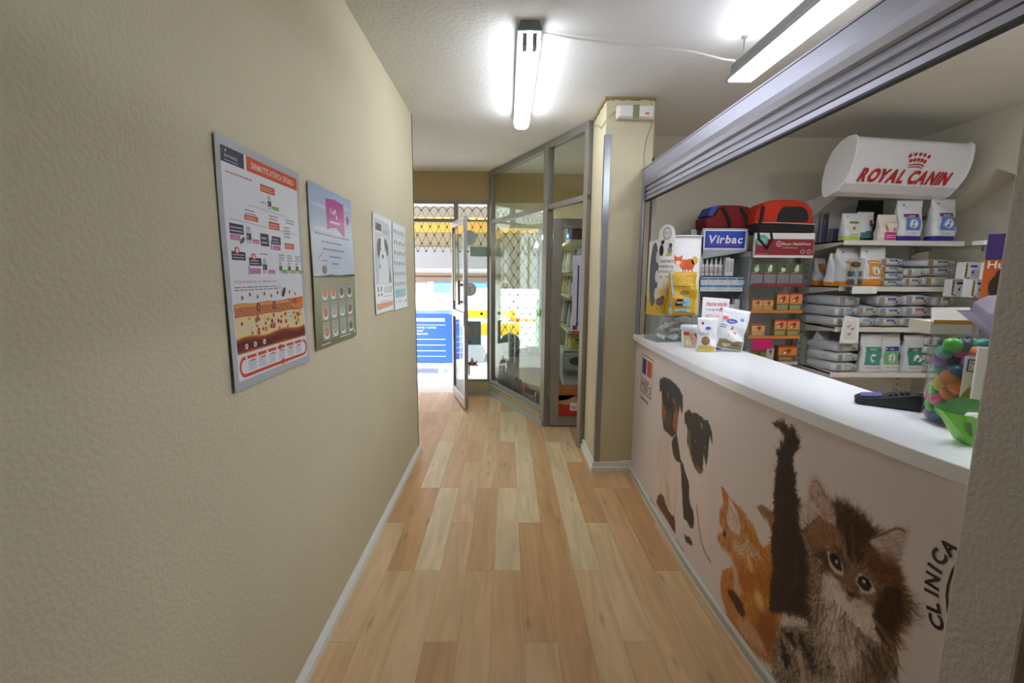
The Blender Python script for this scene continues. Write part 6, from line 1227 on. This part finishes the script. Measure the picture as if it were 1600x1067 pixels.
# jar of toys with boxes stacked on and around it
jr = thing('toy_jar', 'tall clear jar full of colourful toys near the wall edge', 'jar', (1.262, 1.245, CZ))
MB().lathe([(.058, 0), (.062, .004), (.064, .02), (.064, .25), (.062, .252), (.0605, .25), (.0605, .02), (.055, .006), (.0, .005)], 40).build('jar_wall', 'glass', jr, smooth=True)
r = random.Random(21); CT = [(206, 40, 120), (40, 90, 130), (90, 190, 70), (226, 196, 60), (226, 120, 60), (30, 40, 60), (150, 60, 160), (230, 90, 140), (60, 150, 130)]
cn = {CT[0]: 'magenta', CT[1]: 'blue', CT[2]: 'green', CT[3]: 'yellow', CT[4]: 'orange', CT[5]: 'navy', CT[6]: 'purple', CT[7]: 'pink', CT[8]: 'teal'}
for k in range(60):
    lay = k//6; a = (k % 6)*PI/3+lay*.5; q = .036+.006*r.random() if k % 6 else .008; rr = .017+.005*r.random(); cl = CT[r.randrange(9)]
    mb = MB(); V = [(rr*math.sin(PI*i/7), rr*math.cos(PI*i/7)) for i in range(8)]
    mb.lathe([(max(.0008, p_), q_) for p_, q_ in V], 12, 0, 0, cl); o = mb.build('toy_ball', 'plastic', smooth=True, loc=(1.262+q*math.cos(a), 1.245+q*math.sin(a), CZ+.024+lay*.0225), rz=r.random()); o.rotation_euler = (r.random(), r.random(), 0); o.scale = (.8+.6*r.random(), .8+.6*r.random(), .7+.5*r.random())
    tag(o, f'{cn[cl]} pet toy inside the tall clear jar', 'toy', f'{cn[cl]} toys in the jar')
bc = thing('slim_box', 'tall pale box with a green letter panel between jar and wall', 'box', (1.222, 1.118, CZ), -.72)
MB().box(-.03, .045, 0, .03, 0, .235, (226, 222, 210)).build('carton', 'print', bc, bevel=.001, seg=1); g = GFX(fy(-.03, -.001, 0)); g.rect(.018, .165, .07, .195, (150, 160, 90)); g.text('Bo', .024, .169, .02, (40, 40, 36), 2, bold=.03); g.text('Bo', .024, .169, .02, (40, 40, 36), 3); g.ring(.04, .135, .014, .0015, (120, 120, 116), 2, asp=1.3); g.line([(.04, .12), (.04, .10)], .0015, (120, 120, 116), 2); g.poly([(.04, .095), (.06, .108), (.065, .09), (.05, .08)], (90, 150, 50), 2); g.bars(.03, .075, .07, .08, 1, (150, 170, 120), 2); g.bars(.04, .205, .065, .23, 3, (150, 146, 140), 2); g.build('printed_label', 'print', bc)
bc = thing('slim_box', 'small cream box with a leaf picture just behind the taller pale box', 'box', (1.254, 1.149, CZ), -.72)
MB().box(-.052, .02, 0, .006, 0, .205, (224, 220, 206)).build('carton', 'print', bc); g = GFX(fy(-.052, -.001, 0)); g.rect(.006, .165, .006+.04, .198, (60, 60, 60)); g.rect(.009, .168, .043, .195, (224, 220, 206), 2); g.text('NU', .011, .184, .009, (60, 60, 60), 3); g.text('LA', .011, .171, .009, (60, 60, 60), 3); g.ell(.02, .10, .016, .035, (150, 140, 70), 2, 10, -.4); g.ell(.03, .07, .012, .02, (110, 90, 40), 3, 8); g.build('printed_label', 'print', bc)
ca = thing('open_carton', 'open cream carton lying across the top of the toy jar', 'carton', (1.262, 1.30, CZ+.253), -.1)
MB().box(-.065, .045, -.035, .045, 0, .035, (206, 196, 176)).build('tray', 'print', ca); MB().box(-.058, .045, -.0355, -.034, .028, .040, (190, 140, 30)).build('inner_lining', 'print', ca); MB().prism([(-.06, .036), (.05, .036), (.05, .075), (-.05, .073)], lambda u, v, w: (u, w+(v-.036)*.5, v), -.03, -.028, (226, 220, 206)).build('flap', 'print', ca)
pc = thing('paper_cone', 'lilac and dark purple paper cone leaning over the jar at the wall', 'paper cone', (1.232, 1.16, CZ+.236), 0)
LV, DP = (176, 168, 200), (66, 40, 66)
V = [(-.05, -.01, .092), (.0, -.012, .10), (.10, -.012, .10), (.09, -.008, .0), (.045, -.01, -.002+.01)]; 
MB().add([(-.052, -.012, .088), (-.02, -.03, .084), (.03, -.038, .084), (.10, -.03, .086), (.10, .0, .004), (.05, -.004, .006), (-.052, .03, .09), (.10, .06, .09), (.10, .05, .02), (.05, .03, .02)], [(0, 1, 5), (1, 2, 5), (2, 3, 4, 5), (0, 5, 9, 6), (6, 9, 8, 7), (5, 4, 8, 9)], LV).build('outer_paper', 'print', pc)
MB().add([(-.052, -.008, .0885), (-.02, .02, .112), (.03, .035, .128), (.10, .035, .134), (.10, -.026, .087), (.03, -.034, .0855), (-.02, -.026, .0855)], [(0, 1, 2, 3, 4, 5, 6)], DP).build('inner_paper', 'print', pc); MB().box(.055, .10, -.02, .0, .095, .12, (190, 40, 40)).build('red_mark', 'print', pc)
hb_ = thing('tall_box', 'orange and purple box with a dark dog picture at the wall edge', 'box', (1.455, 1.36, 1.045), -.80)
MB().box(-.03, .04, 0, .05, .335, .54, (206, 104, 40)).build('carton', 'print', hb_, bevel=.001, seg=1); g = GFX(fy(-.03, -.001, .335)); g.rect(0, .13, .07, .205, (70, 46, 110)); g.text('Hunde', .006, .105, .022, (244, 234, 226), 3, bold=.02); g.ell(.035, .05, .02, .035, (60, 44, 36), 2, 14); g.ell(.04, .085, .014, .018, (60, 44, 36), 3, 10); g.build('printed_label', 'print', hb_)
MB().box(-.02, .03, .01, .04, 0, .335, (120, 120, 124)).box(-.05, .06, -.01, .06, 0, .004, (120, 120, 124)).build('stand_post', 'plastic', hb_)
gb = thing('paper_pouch', 'bright green folded paper pouch at the counter edge by the wall', 'pouch', (1.125, 1.085, CZ), 0)
G_, DG = (120, 196, 60), (50, 110, 40)
MB().add([(-.048, .0, .085), (.015, -.022, .002), (.05, -.02, .0), (.06, -.03, .066), (.0, -.012, .074), (-.048, .02, .088), (.02, .03, .004), (.06, .03, .002), (.07, .03, .08)], [(0, 1, 4), (4, 1, 2, 3), (0, 5, 6, 1), (1, 6, 7, 2), (5, 8, 7, 6)], G_).build('outer_paper', 'print', gb)
MB().add([(-.047, .003, .0865), (-.02, .02, .108), (.02, .03, .112), (.07, .03, .105), (.06, -.02, .07), (.0, -.006, .0755)], [(0, 1, 2, 3, 4, 5)], DG).build('inner_paper', 'print', gb); MB().add([(-.005, -.012, .0765), (.06, -.029, .072), (.06, -.02, .085), (.01, -.005, .083)], [(0, 1, 2, 3)], (226, 228, 224)).build('paper_slip', 'print', gb)
g = GFX(lambda u, v, o: (.0+u*.05+.012*v, -.0225+.004*v-o*2-.002, .012+v*.055)); g.poly([(.0, .3), (.2, .25), (-.1, .9), (-.3, .9)], (90, 104, 96)); g.poly([(.35, .2), (.6, .1), (.8, .5), (.5, .6)], (90, 104, 96)); g.build('printed_pattern', 'print', gb)
bpy.context.view_layer.update()
